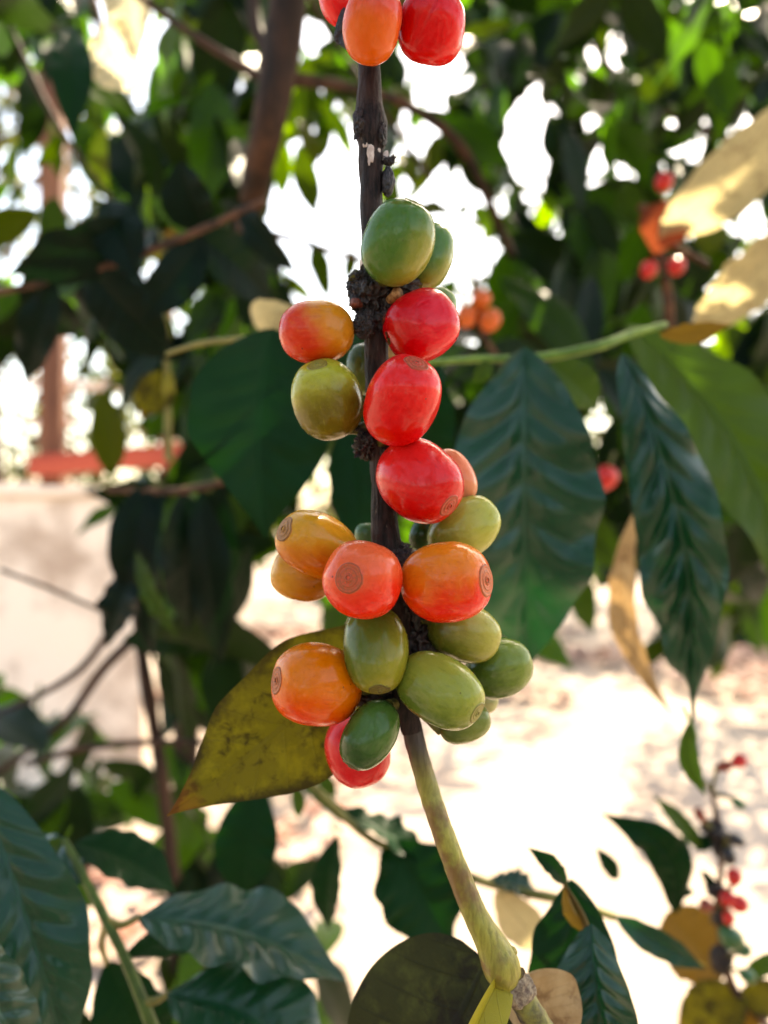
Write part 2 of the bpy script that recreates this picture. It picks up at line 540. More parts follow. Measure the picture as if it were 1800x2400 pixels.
M['crown_far'] = leaf_mat('far foliage', (0.018, 0.055, 0.008), (0.04, 0.08, 0.02), (0.04, 0.08, 0.02), (0.10, 0.20, 0.012), 0.35, 0.5, 0.2,
                          vary=((0.35, (0.03, 0.06, 0.006)), (0.6, (0.075, 0.09, 0.010)), (0.85, (0.10, 0.05, 0.018)), (0.93, (0.010, 0.035, 0.010))))
M['crown_warm'] = leaf_mat('warm far foliage', (0.05, 0.07, 0.010), (0.07, 0.08, 0.03), (0.08, 0.08, 0.02), (0.20, 0.22, 0.03), 0.35, 0.5, 0.2,
                           vary=((0.3, (0.12, 0.06, 0.03)), (0.55, (0.02, 0.06, 0.012)), (0.75, (0.16, 0.09, 0.06)), (0.9, (0.12, 0.12, 0.02))))
M['twig_brown'] = simple_mat('brown twig bark', (0.03, 0.014, 0.009), (0.13, 0.055, 0.028), 120.0, 0.7, 0.002)
M['twig_green'] = simple_mat('green twig', (0.08, 0.15, 0.02), (0.18, 0.28, 0.04), 90.0, 0.45, 0.0005)
M['twig_olive'] = simple_mat('olive twig', (0.11, 0.10, 0.02), (0.22, 0.19, 0.05), 90.0, 0.5, 0.0005)
M['twig_leafgreen'] = simple_mat('fresh green twig', (0.035, 0.065, 0.010), (0.08, 0.13, 0.02), 90.0, 0.45, 0.0005)
M['trunk_dark'] = simple_mat('dark tree bark', (0.012, 0.006, 0.004), (0.07, 0.030, 0.016), 60.0, 0.75, 0.003, stretch=(1, 1, .25))
M['timber'] = simple_mat('weathered brown timber', (0.08, 0.028, 0.014), (0.17, 0.07, 0.035), 8.0, 0.7, 0.002, stretch=(1, 1, 0.15))
M['timber_red'] = simple_mat('red painted timber', (0.22, 0.03, 0.018), (0.32, 0.055, 0.03), 6.0, 0.6, 0.001, stretch=(0.2, 1, 1))
M['timber_pale'] = simple_mat('pale timber rail', (0.5, 0.4, 0.36), (0.65, 0.56, 0.5), 6.0, 0.7, 0.001, stretch=(0.2, 1, 1))
M['wall'] = simple_mat('beige rendered wall', (0.44, 0.34, 0.27), (0.82, 0.72, 0.62), 3.2, 0.85, 0.006, detail=9.0, lo=.36, hi=.56)


# ------------------------------------------------------------------ leaves
def leaf_grid(L, W, nu=40, nv=17, fold=0.25, bend=0.1, side=0.0, wave=0.12, nwave=5.5, rib=0.02, nrib=9, twist=0.0, seed=0, tip=0.16, blunt=1.0, shape=0.9):
    """A coffee leaf along +x, blade in xy, upper side +z. W is the half width."""
    u = np.linspace(0, 1, nu)[:, None] * np.ones((1, nv))
    v = np.ones((nu, 1)) * np.linspace(-1, 1, nv)[None, :]
    w = np.sin(math.pi * np.clip(u, 0, 1) ** shape) ** (0.8 * blunt)
    w = np.where(u > 1 - tip * 1.8, np.minimum(w, w * (0.35 + 0.65 * ((1 - u) / (tip * 1.8)) ** 0.6)), w)
    w = np.maximum(w, 0.012)
    hw = W * w
    r = np.random.RandomState(seed + 77)
    ph = r.uniform(0, 6.28, 4)
    av = np.abs(v)
    sg = np.sign(v)
    un = lambda f, o: vnoise(np.stack([(u * f + o).ravel(), (sg * 3.7).ravel(), np.full(u.size, seed * 1.37)], -1), seed).reshape(u.shape)
    edge = 1 + (0.10 * un(nwave * 1.8, 0.3) + 0.07 * un(nwave * 0.7, 5.0)) * av ** 2
    y = v * hw * edge
    z = av * hw * math.tan(fold) * (1 - 0.25 * av)
    z = z + wave * W * av ** 2.2 * w ** 0.6 * (0.6 * np.sin(nwave * 6.283 * (u + 0.06 * un(3.0, 1.0)) + ph[1] + sg * ph[2]) * (0.6 + 0.7 * un(2.5, 8.0)) + 0.9 * un(nwave * 1.5, 2.0))
    z = z + rib * W * 2 * w * (0.45 + 0.75 * (un(3.0, 12.0) * 0.5 + 0.5)) * np.abs(np.sin(math.pi * (nrib * u - 1.3 * av ** 0.85 + 0.5 + 0.22 * un(4.0, 20.0)))) * np.minimum(1, av * 4) * (1.05 - av)
    tw = twist * (u - 0.3)
    y, z = y * np.cos(tw) - z * np.sin(tw), y * np.sin(tw) + z * np.cos(tw)
    x = u * L
    z = z + bend * L * np.sin(math.pi * u)
    y = y + side * L * np.sin(math.pi * u)
    verts = np.stack([x, y, z], -1).reshape(-1, 3)
    uv = np.stack([u, (v + 1) / 2], -1).reshape(-1, 2)
    return verts, grid_faces(nu, nv)[:, ::-1], uv


def leaf_frame(B, T, roll):
    ax = (T - B).normalized()
    mid = (B + T) / 2
    toward = (Vector((0, 0, CAM_Z)) - mid).normalized()
    n = (toward - ax * toward.dot(ax)).normalized()
    n.rotate(Matrix.Rotation(math.radians(roll), 3, ax))
    s = n.cross(ax)
    return Matrix((ax, s, n)).transposed()


def add_leaf(parent, base, tip_pt, wpx, mat, roll=0.0, label=None, name='leaf', **kw):
    """base, tip_pt = (px, py, depth); wpx = half width in px at mid depth."""
    B, T = P(*base), P(*tip_pt)
    L = (T - B).length
    d = (base[2] + tip_pt[2]) / 2
    v, f, uv = leaf_grid(L, wpx / F * d, **kw)
    R = np.array(leaf_frame(B, T, roll))
    wv = v @ R.T + np.array(B)
    # a real thickness: the blade's underside is the same sheet seen from behind
    o = mesh_obj(name, wv, f, mat, parent, uv)
    if label: o['label'] = label
    return o


def leaf_cloud(points, dirs, normals, lengths, nu=9, nv=5, seed=0, wr=0.2):
    """Many leaves merged into one crown mesh."""
    r = np.random.RandomState(seed)
    V, Fc, U = [], [], []
    protos = [leaf_grid(1.0, wr, nu, nv, fold=r.uniform(0.1, 0.45), bend=r.uniform(-0.02, 0.14), wave=r.uniform(0.1, 0.35), nwave=2.2, rib=0.0, seed=i, side=r.uniform(-0.06, 0.06)) for i in range(8)]
    off = 0
    for i in range(len(points)):
        v, f, uv = protos[i % 8]
        ax = dirs[i] / np.linalg.norm(dirs[i])
        n = normals[i] - ax * normals[i].dot(ax)
        n /= max(np.linalg.norm(n), 1e-6)
        s = np.cross(n, ax)
        Rm = np.stack([ax, s, n], 1)
        V.append(v * lengths[i] @ Rm.T + points[i])
        Fc.append(f + off)
        U.append(uv)
        off += len(v)
    return np.vstack(V), np.vstack(Fc), np.vstack(U)

# ------------------------------------------------------------------ ground and leaf litter
def ground_mat():
    k = NT('sunlit pale soil')
    geo = k.n('ShaderNodeNewGeometry').outputs['Position']
    n1 = k.noise(geo, 1.3, 5.0)
    n2 = k.noise(geo, 22.0, 6.0, 0.65)
    col = k.mix(k.ramp(n1, 0.35, 0.65), (0.26, 0.20, 0.16), (0.34, 0.28, 0.23))
    col = k.mix(k.ramp(n2, 0.5, 0.75, 0.0, 0.5), col, (0.17, 0.12, 0.09))
    return k.done(k.pbsdf(col, 0.9, 0.2, k.bump(n2, 0.6, 0.02)))


nx = 141
gx = np.sinh(np.linspace(-4.5, 4.5, nx)) * 2.2
X, Y = np.meshgrid(gx, gx, indexing='ij')
pts = np.stack([X.ravel(), Y.ravel(), np.zeros(X.size)], -1)
pts[:, 2] = 0.05 * fbm(pts * 0.7, 3, 3) * np.clip(30 / (1 + np.hypot(X, Y).ravel()), 0, 1) - 0.02
tag(mesh_obj('ground', pts, grid_faces(nx, nx)[:, ::-1], ground_mat()), 'pale dry soil lit by strong sun below the coffee bushes', kind='structure')


def litter(name, n, xr, yr, seed, mat):
    r = np.random.RandomState(seed)
    p = np.stack([r.uniform(*xr, n), r.uniform(*yr, n), r.uniform(0.03, 0.07, n)], -1)
    keep = fbm(p * 1.1, 2, 9) > -0.12
    p = p[keep]
    n = len(p)
    a = r.uniform(0, 6.28, n)
    d = np.stack([np.cos(a), np.sin(a), r.uniform(-0.3, 0.3, n)], -1)
    nm = np.stack([r.uniform(-0.6, 0.6, n), r.uniform(-0.6, 0.6, n), np.ones(n)], -1)
    v, f, uv = leaf_cloud(p, d, nm, r.uniform(0.07, 0.16, n), 7, 5, seed, 0.22)
    return tag(mesh_obj(name, v, f, mat, uv=uv), 'dry pinkish brown leaves fallen on the ground', kind='stuff')


M['leaf_backlit'] = leaf_mat('backlit lime leaf', (0.10, 0.20, 0.012), (0.12, 0.2, 0.03), (0.16, 0.26, 0.03), (0.30, 0.55, 0.012), 0.6, 0.45, 0.2,
                          vary=((0.4, (0.06, 0.16, 0.010)), (0.7, (0.20, 0.22, 0.015))))  # backlit glow put into the colour and translucency
M['leaf_overlit'] = leaf_mat('overlit leaf', (0.75, 0.68, 0.48), (0.75, 0.68, 0.48), (0.55, 0.48, 0.3), (0.8, 0.72, 0.48), 0.5, 0.55, 0.2, vein_amt=0.4)  # white of full sun put into the leaf colour
M['litter'] = leaf_mat('fallen dry leaf', (0.26, 0.13, 0.10), (0.30, 0.19, 0.16), (0.18, 0.09, 0.06), (0.3, 0.15, 0.1), 0.15, 0.7, 0.2,
                       vary=((0.3, (0.36, 0.24, 0.20)), (0.6, (0.20, 0.09, 0.06)), (0.8, (0.42, 0.30, 0.24))))
litter('leaf_litter', 5200, (-1.6, 4.2), (5.6, 9.0), 21, M['litter'])
litter('leaf_litter', 1500, (-2.4, -0.2), (1.6, 4.2), 22, M['litter'])

# ------------------------------------------------------------------ wall and timber frame behind, at left
def box(name, cx, cy, cz, sx, sy, sz, mat, parent=None, bev=0.006, rot=0.0, jitter=0.0):
    import bmesh
    bm = bmesh.new()
    bmesh.ops.create_cube(bm, size=1.0)
    for v in bm.verts:
        v.co = Vector((v.co.x * sx, v.co.y * sy, v.co.z * sz))
    bmesh.ops.bevel(bm, geom=bm.edges[:], offset=bev, segments=2, affect='EDGES')
    bmesh.ops.rotate(bm, verts=bm.verts, matrix=Matrix.Rotation(rot, 3, 'Y'))
    me = bpy.data.meshes.new(name)
    bm.to_mesh(me)
    bm.free()
    me.materials.append(mat)
    o = bpy.data.objects.new(name, me)
    C.objects.link(o)
    o.location = (cx, cy, cz)
    if parent is not None:
        o.parent = parent
        o.location = Vector((cx, cy, cz)) - parent.location
    return o


def px_box(name, x0, y0, x1, y1, d, thick, mat, parent=None, rot=0.0):
    a, b = P(x0, y0, d), P(x1, y1, d)
    c = (a + b) / 2
    return box(name, c.x, c.y + thick / 2, c.z, abs(b.x - a.x), thick, abs(a.z - b.z), mat, parent, rot=rot)


w = empty('garden_wall', (-1.75, 3.6, 0), 'low beige rendered wall sloping away behind the bushes at left', 'wall')
a, b = P(-500, 1165, 3.6), P(350, 1190, 3.6)
box('wall', (a.x + b.x) / 2, 3.6, a.z / 2, b.x - a.x, 0.22, a.z, M['wall'], w, 0.012)
box('coping', (a.x + b.x) / 2, 3.6, a.z + 0.022, b.x - a.x + 0.03, 0.28, 0.04, M['wall'], w, 0.01)
fr = empty('timber_frame', (P(115, 1200, 4.2).x, 4.2, 0), 'brown timber post with a red beam and pale rails standing behind the beige wall', 'timber frame')
pb = P(112, 200, 4.2)
px_box('post', 90, -300, 142, 1180, 4.2, 0.1, M['timber'], fr)
px_box('post', 372, 700, 402, 1180, 4.6, 0.08, M['timber'], fr)
px_box('beam', 62, 1052, 448, 1102, 4.05, 0.05, M['timber_red'], fr, rot=math.radians(-4.5))
px_box('rail', -150, 795, 150, 812, 4.45, 0.04, M['timber_pale'], fr)
px_box('rail', 60, 892, 305, 912, 4.45, 0.04, M['timber_pale'], fr)
px_box('rail', 60, 980, 200, 998, 4.45, 0.04, M['timber_pale'], fr)
px_box('rail', -150, 1130, 180, 1150, 4.45, 0.04, M['timber_pale'], fr)

# ------------------------------------------------------------------ far trees
def crown_points(n, centre, radii, seed, droop=0.7, shell=0.45):
    r = np.random.RandomState(seed)
    a = r.normal(size=(n, 3))
    a /= np.linalg.norm(a, axis=1)[:, None]
    rad = (shell + (1 - shell) * r.uniform(0, 1, n)) ** 0.6
    p = a * rad[:, None] * (1 + 0.28 * fbm(a * 2.2 + seed, 2, seed))[:, None]
    p = p * np.array(radii) + np.array(centre)
    keep = fbm(p * 2.3 / max(radii), 2, seed + 5) > -0.33
    p = p[keep]
    n = len(p)
    d = r.normal(size=(n, 3)) * 0.6
    d[:, 2] -= droop
    nm = r.normal(size=(n, 3)) * 0.7
    nm[:, 2] += 0.8
    return p, d, nm, r


def far_tree(x, y, h, cr, n, seed, label, mat, leaf_len=(0.12, 0.2), group='trees beyond the coffee bush'):
    t = empty('coffee_tree', (x, y, 0), label, 'tree', group)
    r = random.Random(seed)
    base = (x, y, -0.02, 0.05)
    ctrl = [base, (x + r.uniform(-.1, .1), y, h * 0.35, 0.04), (x + r.uniform(-.2, .2), y + r.uniform(-.1, .1), h * 0.7, 0.028), (x + r.uniform(-.2, .2), y, h * 0.97, 0.008)]
    tube('trunk', ctrl, M['twig_brown'], t, 30, 10)
    for i in range(10):
        zz = h * r.uniform(0.25, 0.9)
        an = r.uniform(0, 6.28)
        ln = cr[0] * r.uniform(0.5, 0.95)
        tube('limb', [(x, y, zz, 0.014), (x + math.cos(an) * ln * .5, y + math.sin(an) * ln * .5, zz + 0.12, 0.009), (x + math.cos(an) * ln, y + math.sin(an) * ln, zz + 0.05, 0.003)], M['twig_brown'], t, 10, 6)
    p, d, nm, rr = crown_points(n, (x, y, h * 0.56), (cr[0], cr[0], h * 0.46), seed)
    v, f, uv = leaf_cloud(p, d, nm, rr.uniform(*leaf_len, len(p)), 7, 5, seed, 0.2)
    mesh_obj('crown', v, f, mat, t, uv)
    return t


FT = 'trees beyond the coffee bush'
far_tree(-3.0, 6.6, 5.3, (1.5,), 2600, 31, 'sunlit yellow green tree behind the timber frame at upper left', M['crown_warm'])
far_tree(-1.3, 12.5, 4.4, (2.3,), 1800, 36, 'low pale tree in the far distance beyond the bright gap', M['crown_warm'], (0.2, 0.3))
far_tree(4.4, 12.0, 6.5, (2.6,), 2400, 37, 'broad tree in the far distance behind the foliage at upper right', M['crown_far'], (0.2, 0.3))
far_tree(-1.9, 8.6, 3.9, (1.5,), 1200, 32, 'leafy tree far behind the brown trunk at left', M['crown_far'])
far_tree(0.85, 6.4, 3.7, (0.95,), 800, 33, 'sunlit bush just right of the bright gap beside the branch', M['crown_warm'])
far_tree(2.95, 5.2, 3.1, (1.15,), 1500, 34, 'tall leafy tree behind the foliage at upper right', M['crown_far'])
far_tree(2.0, 9.6, 3.6, (1.6,), 1400, 35, 'far leafy tree at the right edge of the view', M['crown_far'])

# ------------------------------------------------------------------ middle foliage with gaps where the light comes through
# (cx, cy, rx, ry, keep): regions of the view that stay open or thin
THIN = [
    (255, 1075, 200, 42, 0.0), (1240, 330, 50, 120, 0.0),
    (745, 490, 135, 260, 0.0), (760, 690, 130, 100, 0.0), (1075, 560, 110, 160, 0.12), (1240, 330, 45, 130, 0.0), (765, 1165, 90, 85, 0.0),
    (650, 1430, 110, 120, 0.0), (110, 960, 230, 210, 0.10), (130, 1400, 250, 260, 0.16), (330, 1640, 70, 140, 0.0), (90, 430, 200, 250, 0.16),
    (340, 700, 120, 90, 0.3), (450, 680, 60, 75, 0.0), (1000, 430, 100, 130, 0.25), (1450, 150, 90, 110, 0.6), (1400, 400, 70, 80, 0.55), (1020, 150, 90, 90, 0.3),
    (300, 120, 90, 120, 0.0), (1650, 420, 150, 170, 0.55), (1750, 700, 120, 170, 0.35), (1720, 950, 70, 160, 0.2), (1390, 1050, 60, 120, 0.3),
    (1400, 1440, 140, 60, 0.0), (720, 130, 80, 110, 0.4), (560, 1270, 70, 160, 0.45), (270, 2200, 120, 240, 0.0), (600, 1900, 90, 60, 0.3), (800, 2000, 120, 130, 0.35),
    (480, 1780, 120, 60, 0.3),
]


def keep_prob(px, py):
    if px > 830 and py > 1560: return 0.0
    if px > 640 and py > 1800: return 0.25
    k = 1.0
    for cx, cy, rx, ry, p in THIN:
        if ((px - cx) / rx) ** 2 + ((py - cy) / ry) ** 2 < 1.0:
            k = min(k, p)
    return k


def to_px(p):
    d = max(p[1], 1e-3)
    return 900 + p[0] / d * F, 1200 - (p[2] - CAM_Z) / d * F


def mid_crown(x0, x1, y0, y1, d0, d1, n, seed, size=(0.07, 0.13)):
    """Leaves of a nearby crown: a volume of foliage with holes."""
    r = np.random.RandomState(seed)
    pts, ds, ns, ls = [], [], [], []
    tries = 0
    while len(pts) < n and tries < n * 12:
        tries += 1
        d = d0 + (d1 - d0) * r.uniform() ** 0.7
        px, py = r.uniform(x0, x1), r.uniform(y0, y1)
        p = np.array(P(px, py, d))
        dr = r.normal(size=3) * 0.55
        dr[2] -= 0.75
        dr /= np.linalg.norm(dr)
        L = r.uniform(*size)
        ok = True
        for t in (0.1, 0.5, 0.85):
            q = to_px(p + dr * L * t)
            if r.uniform() > keep_prob(*q):
                ok = False
                break
        if not ok: continue
        nm = r.normal(size=3) * 0.7
        nm[1] -= 0.5
        nm[2] += 0.5
        pts.append(p); ds.append(dr); ns.append(nm); ls.append(L)
    return leaf_cloud(np.array(pts), np.array(ds), np.array(ns), np.array(ls), 13, 7, seed, 0.19)


def mid_tree(label, trunk, limbs, boxes, seed, group=None):
    base = trunk[0]
    b = P(*base[:3])
    t = empty('coffee_tree', (b.x, b.y, 0), label, 'tree', 'coffee trees around the branch')
    rows = [(b.x, b.y, -0.02, 0.5 * base[3] / F * base[2] * 1.3)] + pxc(trunk)
    tube('trunk', rows, M['trunk_dark'], t, 70, 14, disp=lambda p, n, s, a: 0.0015 * fbm(p * 60, 3, seed))
    for lb in limbs:
        tube('limb', pxc(lb), M['trunk_dark'], t, 40, 10)
    V, Fc, U, off = [], [], [], 0
    for i, bx in enumerate(boxes):
        v, f, uv = mid_crown(*bx, seed=seed + i)
        V.append(v); Fc.append(f + off); U.append(uv); off += len(v)
    mesh_obj('crown', np.vstack(V), np.vstack(Fc), M['crown_near'], t, np.vstack(U))
    return t


mid_tree('brown trunked coffee tree left of the bright gap, dark foliage around it',
         [(440, 1500, 1.1, 60), (505, 900, 1.0, 62), (572, 560, 0.68, 62), (620, 330, 0.57, 74), (655, 150, 0.57, 92), (690, -120, 0.57, 90)],
         [[(640, 180, 0.57, 40), (820, 205, 0.6, 24), (960, 250, 0.65, 26), (1090, 360, 0.7, 26), (1200, 600, 0.8, 22)],
          [(640, 140, 0.57, 40), (600, 60, 0.58, 30), (590, -100, 0.6, 28)],
          [(230, -80, 0.58, 16), (420, 60, 0.58, 18), (640, 200, 0.57, 26)], [(20, 60, 0.7, 14), (140, 300, 0.7, 14), (300, 520, 0.7, 10)], [(700, -60, 0.6, 16), (800, 120, 0.6, 14), (1010, 420, 0.62, 12)],
          [(560, 530, 0.58, 26), (700, 565, 0.6, 15), (850, 610, 0.62, 14)]],
         [(-150, 930, -150, 900, 0.62, 1.9, 900), (300, 900, 800, 1350, 0.6, 1.2, 110), (-200, 700, 480, 900, 0.6, 1.3, 330)], 101)
mid_tree('shaded coffee tree filling the upper right with hanging foliage',
         [(2080, 1700, 1.25, 46), (1990, 1000, 1.25, 48), (1900, 500, 1.25, 48), (1800, -100, 1.25, 44)],
         [[(1920, 800, 1.25, 24), (1500, 690, 1.25, 22), (1250, 620, 1.2, 18), (1120, 480, 1.15, 14)],
          [(1880, 400, 1.25, 24), (1600, 280, 1.2, 24), (1420, 150, 1.1, 20), (1360, -100, 1.1, 16)]],
         [(980, 1950, -150, 1000, 0.66, 2.0, 1400), (1080, 1900, 850, 1500, 0.66, 1.6, 420)], 202)
mid_tree('dark leafy coffee bush at lower left in front of the beige wall',
         [(420, 2600, 0.72, 34), (400, 2000, 0.72, 34), (330, 1500, 0.72, 30), (300, 1200, 0.74, 22)],
         [[(330, 1480, 0.72, 26), (240, 1570, 0.72, 24), (140, 1700, 0.72, 20), (-60, 1850, 0.72, 16)],
          [(0, 1335, 0.62, 9), (130, 1385, 0.62, 9), (262, 1442, 0.62, 9)],
          [(300, 1400, 0.66, 14), (180, 1575, 0.66, 18), (-60, 1700, 0.66, 9)],
          [(60, 1790, 0.6, 16), (250, 1745, 0.6, 16), (520, 1740, 0.6, 14)]],
         [(270, 590, 1120, 1560, 0.6, 1.1, 150), (-150, 700, 1720, 2500, 0.55, 1.2, 230), (560, 900, 1850, 2500, 0.6, 1.2, 60), (-150, 420, 1130, 1700, 0.7, 1.6, 40)], 303)

LIME = [(690, 270, 90, 130, 16), (830, 250, 70, 80, 8), (1000, 420, 120, 160, 20), (640, 600, 50, 120, 4), (770, 660, 90, 40, 3), (140, 430, 170, 200, 16), (420, 520, 70, 130, 8), (430, 60, 70, 70, 5), (1450, 120, 40, 150, 5),
        (1740, 920, 60, 160, 16), (1680, 1250, 90, 140, 8), (1480, 700, 60, 60, 4), (1380, 560, 90, 120, 5), (540, 100, 50, 70, 3), (440, 700, 70, 60, 4), (1120, 160, 100, 120, 4), (1650, 560, 60, 80, 3), (1700, 1430, 70, 120, 4), (1380, 1420, 60, 50, 2), (240, 960, 60, 40, 3)]
r = np.random.RandomState(404)
pts, ds, ns, ls = [], [], [], []
for cx, cy, rx, ry, m_ in LIME:
    for i in range(m_):
        d_ = r.uniform(0.75, 1.3)
        pts.append(np.array(P(cx + r.uniform(-1, 1) * rx, cy - 60 + r.uniform(-1, 1) * ry, d_)))
        dr = r.normal(size=3) * 0.4; dr[2] -= 0.9
        ds.append(dr / np.linalg.norm(dr)); nn = r.normal(size=3) * .5; nn[1] -= .8; ns.append(nn); ls.append(r.uniform(0.05, 0.10))
v, f, uv = leaf_cloud(np.array(pts), np.array(ds), np.array(ns), np.array(ls), 13, 7, 404, 0.19)
lt = empty('coffee_tree', (0.1, 1.3, 0), 'lime green foliage coloured as if backlit around the bright gap beside the branch', 'tree', 'coffee trees around the branch')
tube('trunk', [(1.9, 1.35, -0.02, 0.02), (1.6, 1.3, 1.0, 0.015), (1.3, 1.2, 2.1, 0.012), (0.6, 1.1, 2.4, 0.008)], M['twig_brown'], lt, 40, 10)
mesh_obj('crown', v, f, M['leaf_backlit'], lt, uv)

# ------------------------------------------------------------------ unseen crowns over and behind the camera: shade the branch, shape the light
def canopy(n, seed):
    r = np.random.RandomState(seed)
    pts = []
    while len(pts) < n:
        p = np.array([r.uniform(-2.0, 2.6), r.uniform(-1.0, 2.9), r.uniform(1.95, 3.3)])
        if p[1] > 0.05:
            q = to_px(p)
            mg = 0.24 / max(p[1], 0.05) * F + 60
            if -mg < q[0] < 1800 + mg and -mg < q[1] < 2600: continue
        if p[1] < 0 and (p[2] - CAM_Z) < -p[1] * 1.1: continue
        if fbm(np.array([p * 1.7]), 2, 4)[0] < -0.22: continue
        pts.append(p)
    # extra leaves added between the sun and the branch to keep it shaded
    cen = np.array(P(900, 1150, 0.17))
    sd = np.array(sun_dir)
    for i in range(420):
        k = r.uniform(0.55, 1.6)
        p = cen + sd * k + r.normal(size=3) * 0.16 * (0.7 + k * 0.4)
        q = to_px(p)
        mg = 0.24 / max(p[1], 0.05) * F + 60
        if q[1] > -mg and -mg < q[0] < 1800 + mg: continue
        pts.append(p)
    pts = np.array(pts)
    m = len(pts)
    d = r.normal(size=(m, 3)) * 0.8
    d[:, 2] -= 0.4
    nm = r.normal(size=(m, 3)) * 0.5
    nm[:, 2] += 1.0
    return leaf_cloud(pts, d, nm, r.uniform(0.12, 0.2, m), 7, 5, seed, 0.2)


def back_canopy(n, seed):  # unseen leaves added behind the camera to dim fill and pattern reflections
    r = np.random.RandomState(seed)
    pts = []
    while len(pts) < n:
        p = np.array([r.uniform(-2.0, 2.0), r.uniform(-2.2, 0.0), r.uniform(0.35, 3.0)])
        if np.linalg.norm(p - np.array([0, 0, CAM_Z])) < 0.45: continue
        g = fbm(np.array([p * 1.9]), 2, 14)[0]
        az = math.degrees(math.atan2(p[0], -p[1] + 0.2))
        el = math.degrees(math.atan2(p[2] - CAM_Z, math.hypot(p[0], p[1])))
        if 32 < az < 62 and 12 < el < 62: continue  # opening left for sky light and highlights from the right
        if 25 < az < 75 and el > 8 and g < 0.25: continue
        if -60 < az < 10 and 35 < el < 75 and g < 0.05: continue
        if g < -0.3: continue
        pts.append(p)
    pts = np.array(pts)
    d = r.normal(size=(n, 3)) * 0.7
    d[:, 2] -= 0.6
    nm = r.normal(size=(n, 3)) * 0.7
    nm[:, 2] += 0.6
    return leaf_cloud(pts, d, nm, r.uniform(0.12, 0.18, n), 7, 5, seed, 0.2)


bt = empty('unseen_shade_tree', (-1.2, -1.6, 0), 'unseen leafy tree added behind the camera to dim and pattern the light', 'tree')
tube('trunk', [(-1.2, -1.6, -0.02, 0.05), (-1.15, -1.55, 1.2, 0.04), (-1.0, -1.4, 2.6, 0.015)], M['twig_brown'], bt, 30, 12)
v, f, uv = back_canopy(2300, 78)
mesh_obj('crown', v, f, M['crown_behind'], bt, uv)
v, f, uv = canopy(900, 77)
ct = empty('unseen_shade_tree', (0.75, 1.9, 0), 'unseen leafy tree over the coffee branch, thickened towards the sun to shade it', 'tree')
tube('trunk', [(1.9, 0.9, -0.02, 0.06), (1.85, 0.85, 1.2, 0.05), (1.6, 0.8, 2.3, 0.035), (1.3, 0.7, 3.1, 0.015)], M['twig_brown'], ct, 40, 12)
mesh_obj('crown', v, f, M['crown_near'], ct, uv)

# ------------------------------------------------------------------ the coffee branch in focus
SD = 0.172
branch = empty('coffee_branch', P(870, -300, SD), 'dark woody coffee branch hanging down the middle, turning yellow green at its lower end', 'branch')


def bark_disp(p, n, s, a):
    q = p * np.array([1, 1, 0.16]) * 1100
    r1 = np.abs(fbm(q, 3, 3))
    return 0.00032 * (0.35 - r1) + 0.0003 * fbm(p * 220, 3, 8)


tube('woody_stem', pxc([(872, -160, SD, 58), (868, 60, SD, 52), (865, 150, SD, 51), (866, 240, SD, 58), (868, 285, SD, 76), (871, 322, SD, 74), (870, 352, SD, 58), (869, 420, SD, 53), (872, 520, SD, 52),
                        (874, 620, SD, 56), (878, 690, SD, 82), (880, 740, SD, 74), (882, 790, SD, 58), (884, 880, SD, 56), (888, 980, SD, 60), (893, 1040, SD, 60), (897, 1120, SD, 55),
                        (899, 1190, SD, 57), (905, 1270, SD, 66), (918, 1350, SD, 78), (930, 1450, SD, 66), (938, 1540, SD, 62), (947, 1630, SD, 62), (960, 1690, SD, 50), (966, 1715, SD, 46)]),
     M['bark'], branch, 1000, 72, bark_disp)
tube('green_stem', pxc([(950, 1650, SD, 46), (966, 1712, SD, 48), (982, 1772, SD, 50), (1000, 1835, SD, 49), (1019, 1896, SD - .001, 48), (1051, 1985, SD - .002, 52), (1090, 2088, SD - .003, 56),
                        (1125, 2165, SD - .004, 60), (1152, 2215, SD - .004, 72), (1172, 2256, SD - .004, 88), (1183, 2290, SD - .003, 76), (1196, 2318, SD - .002, 50)]),
     M['green_stem'], branch, 500, 64, lambda p, n, s, a: 0.00016 * fbm(p * np.array([1, 1, .2]) * 1000, 3, 2) + 0.0002 * fbm(p * 150, 2, 4))
M['old_green'] = simple_mat('mottled brown green bark', (0.035, 0.018, 0.014), (0.20, 0.18, 0.035), 260.0, 0.5, 0.0004, 0.4)
tube('lower_stem', pxc([(1196, 2290, SD - .003, 50), (1212, 2322, SD - .003, 60), (1236, 2362, SD - .003, 62), (1262, 2402, SD - .003, 62), (1330, 2510, SD - .003, 62)]),
     M['old_green'], branch, 260, 56, lambda p, n, s, a: 0.00025 * fbm(p * 500, 3, 5))
# thin peeling collar at the joint of old and new wood
tube('joint_collar', pxc([(1199, 2286, SD - .003, 66), (1206, 2306, SD - .003, 69), (1222, 2334, SD - .003, 66), (1226, 2342, SD - .003, 56)]), simple_mat('papery collar', (0.10, 0.06, 0.045), (0.34, 0.26, 0.17), 700.0, 0.7, 0.0003), branch, 60, 48,
     lambda p, n, s, a: 0.0003 * fbm(p * 900, 3, 6) + 0.0005 * (np.sin(a * 3) > .6) * (s > .0012))


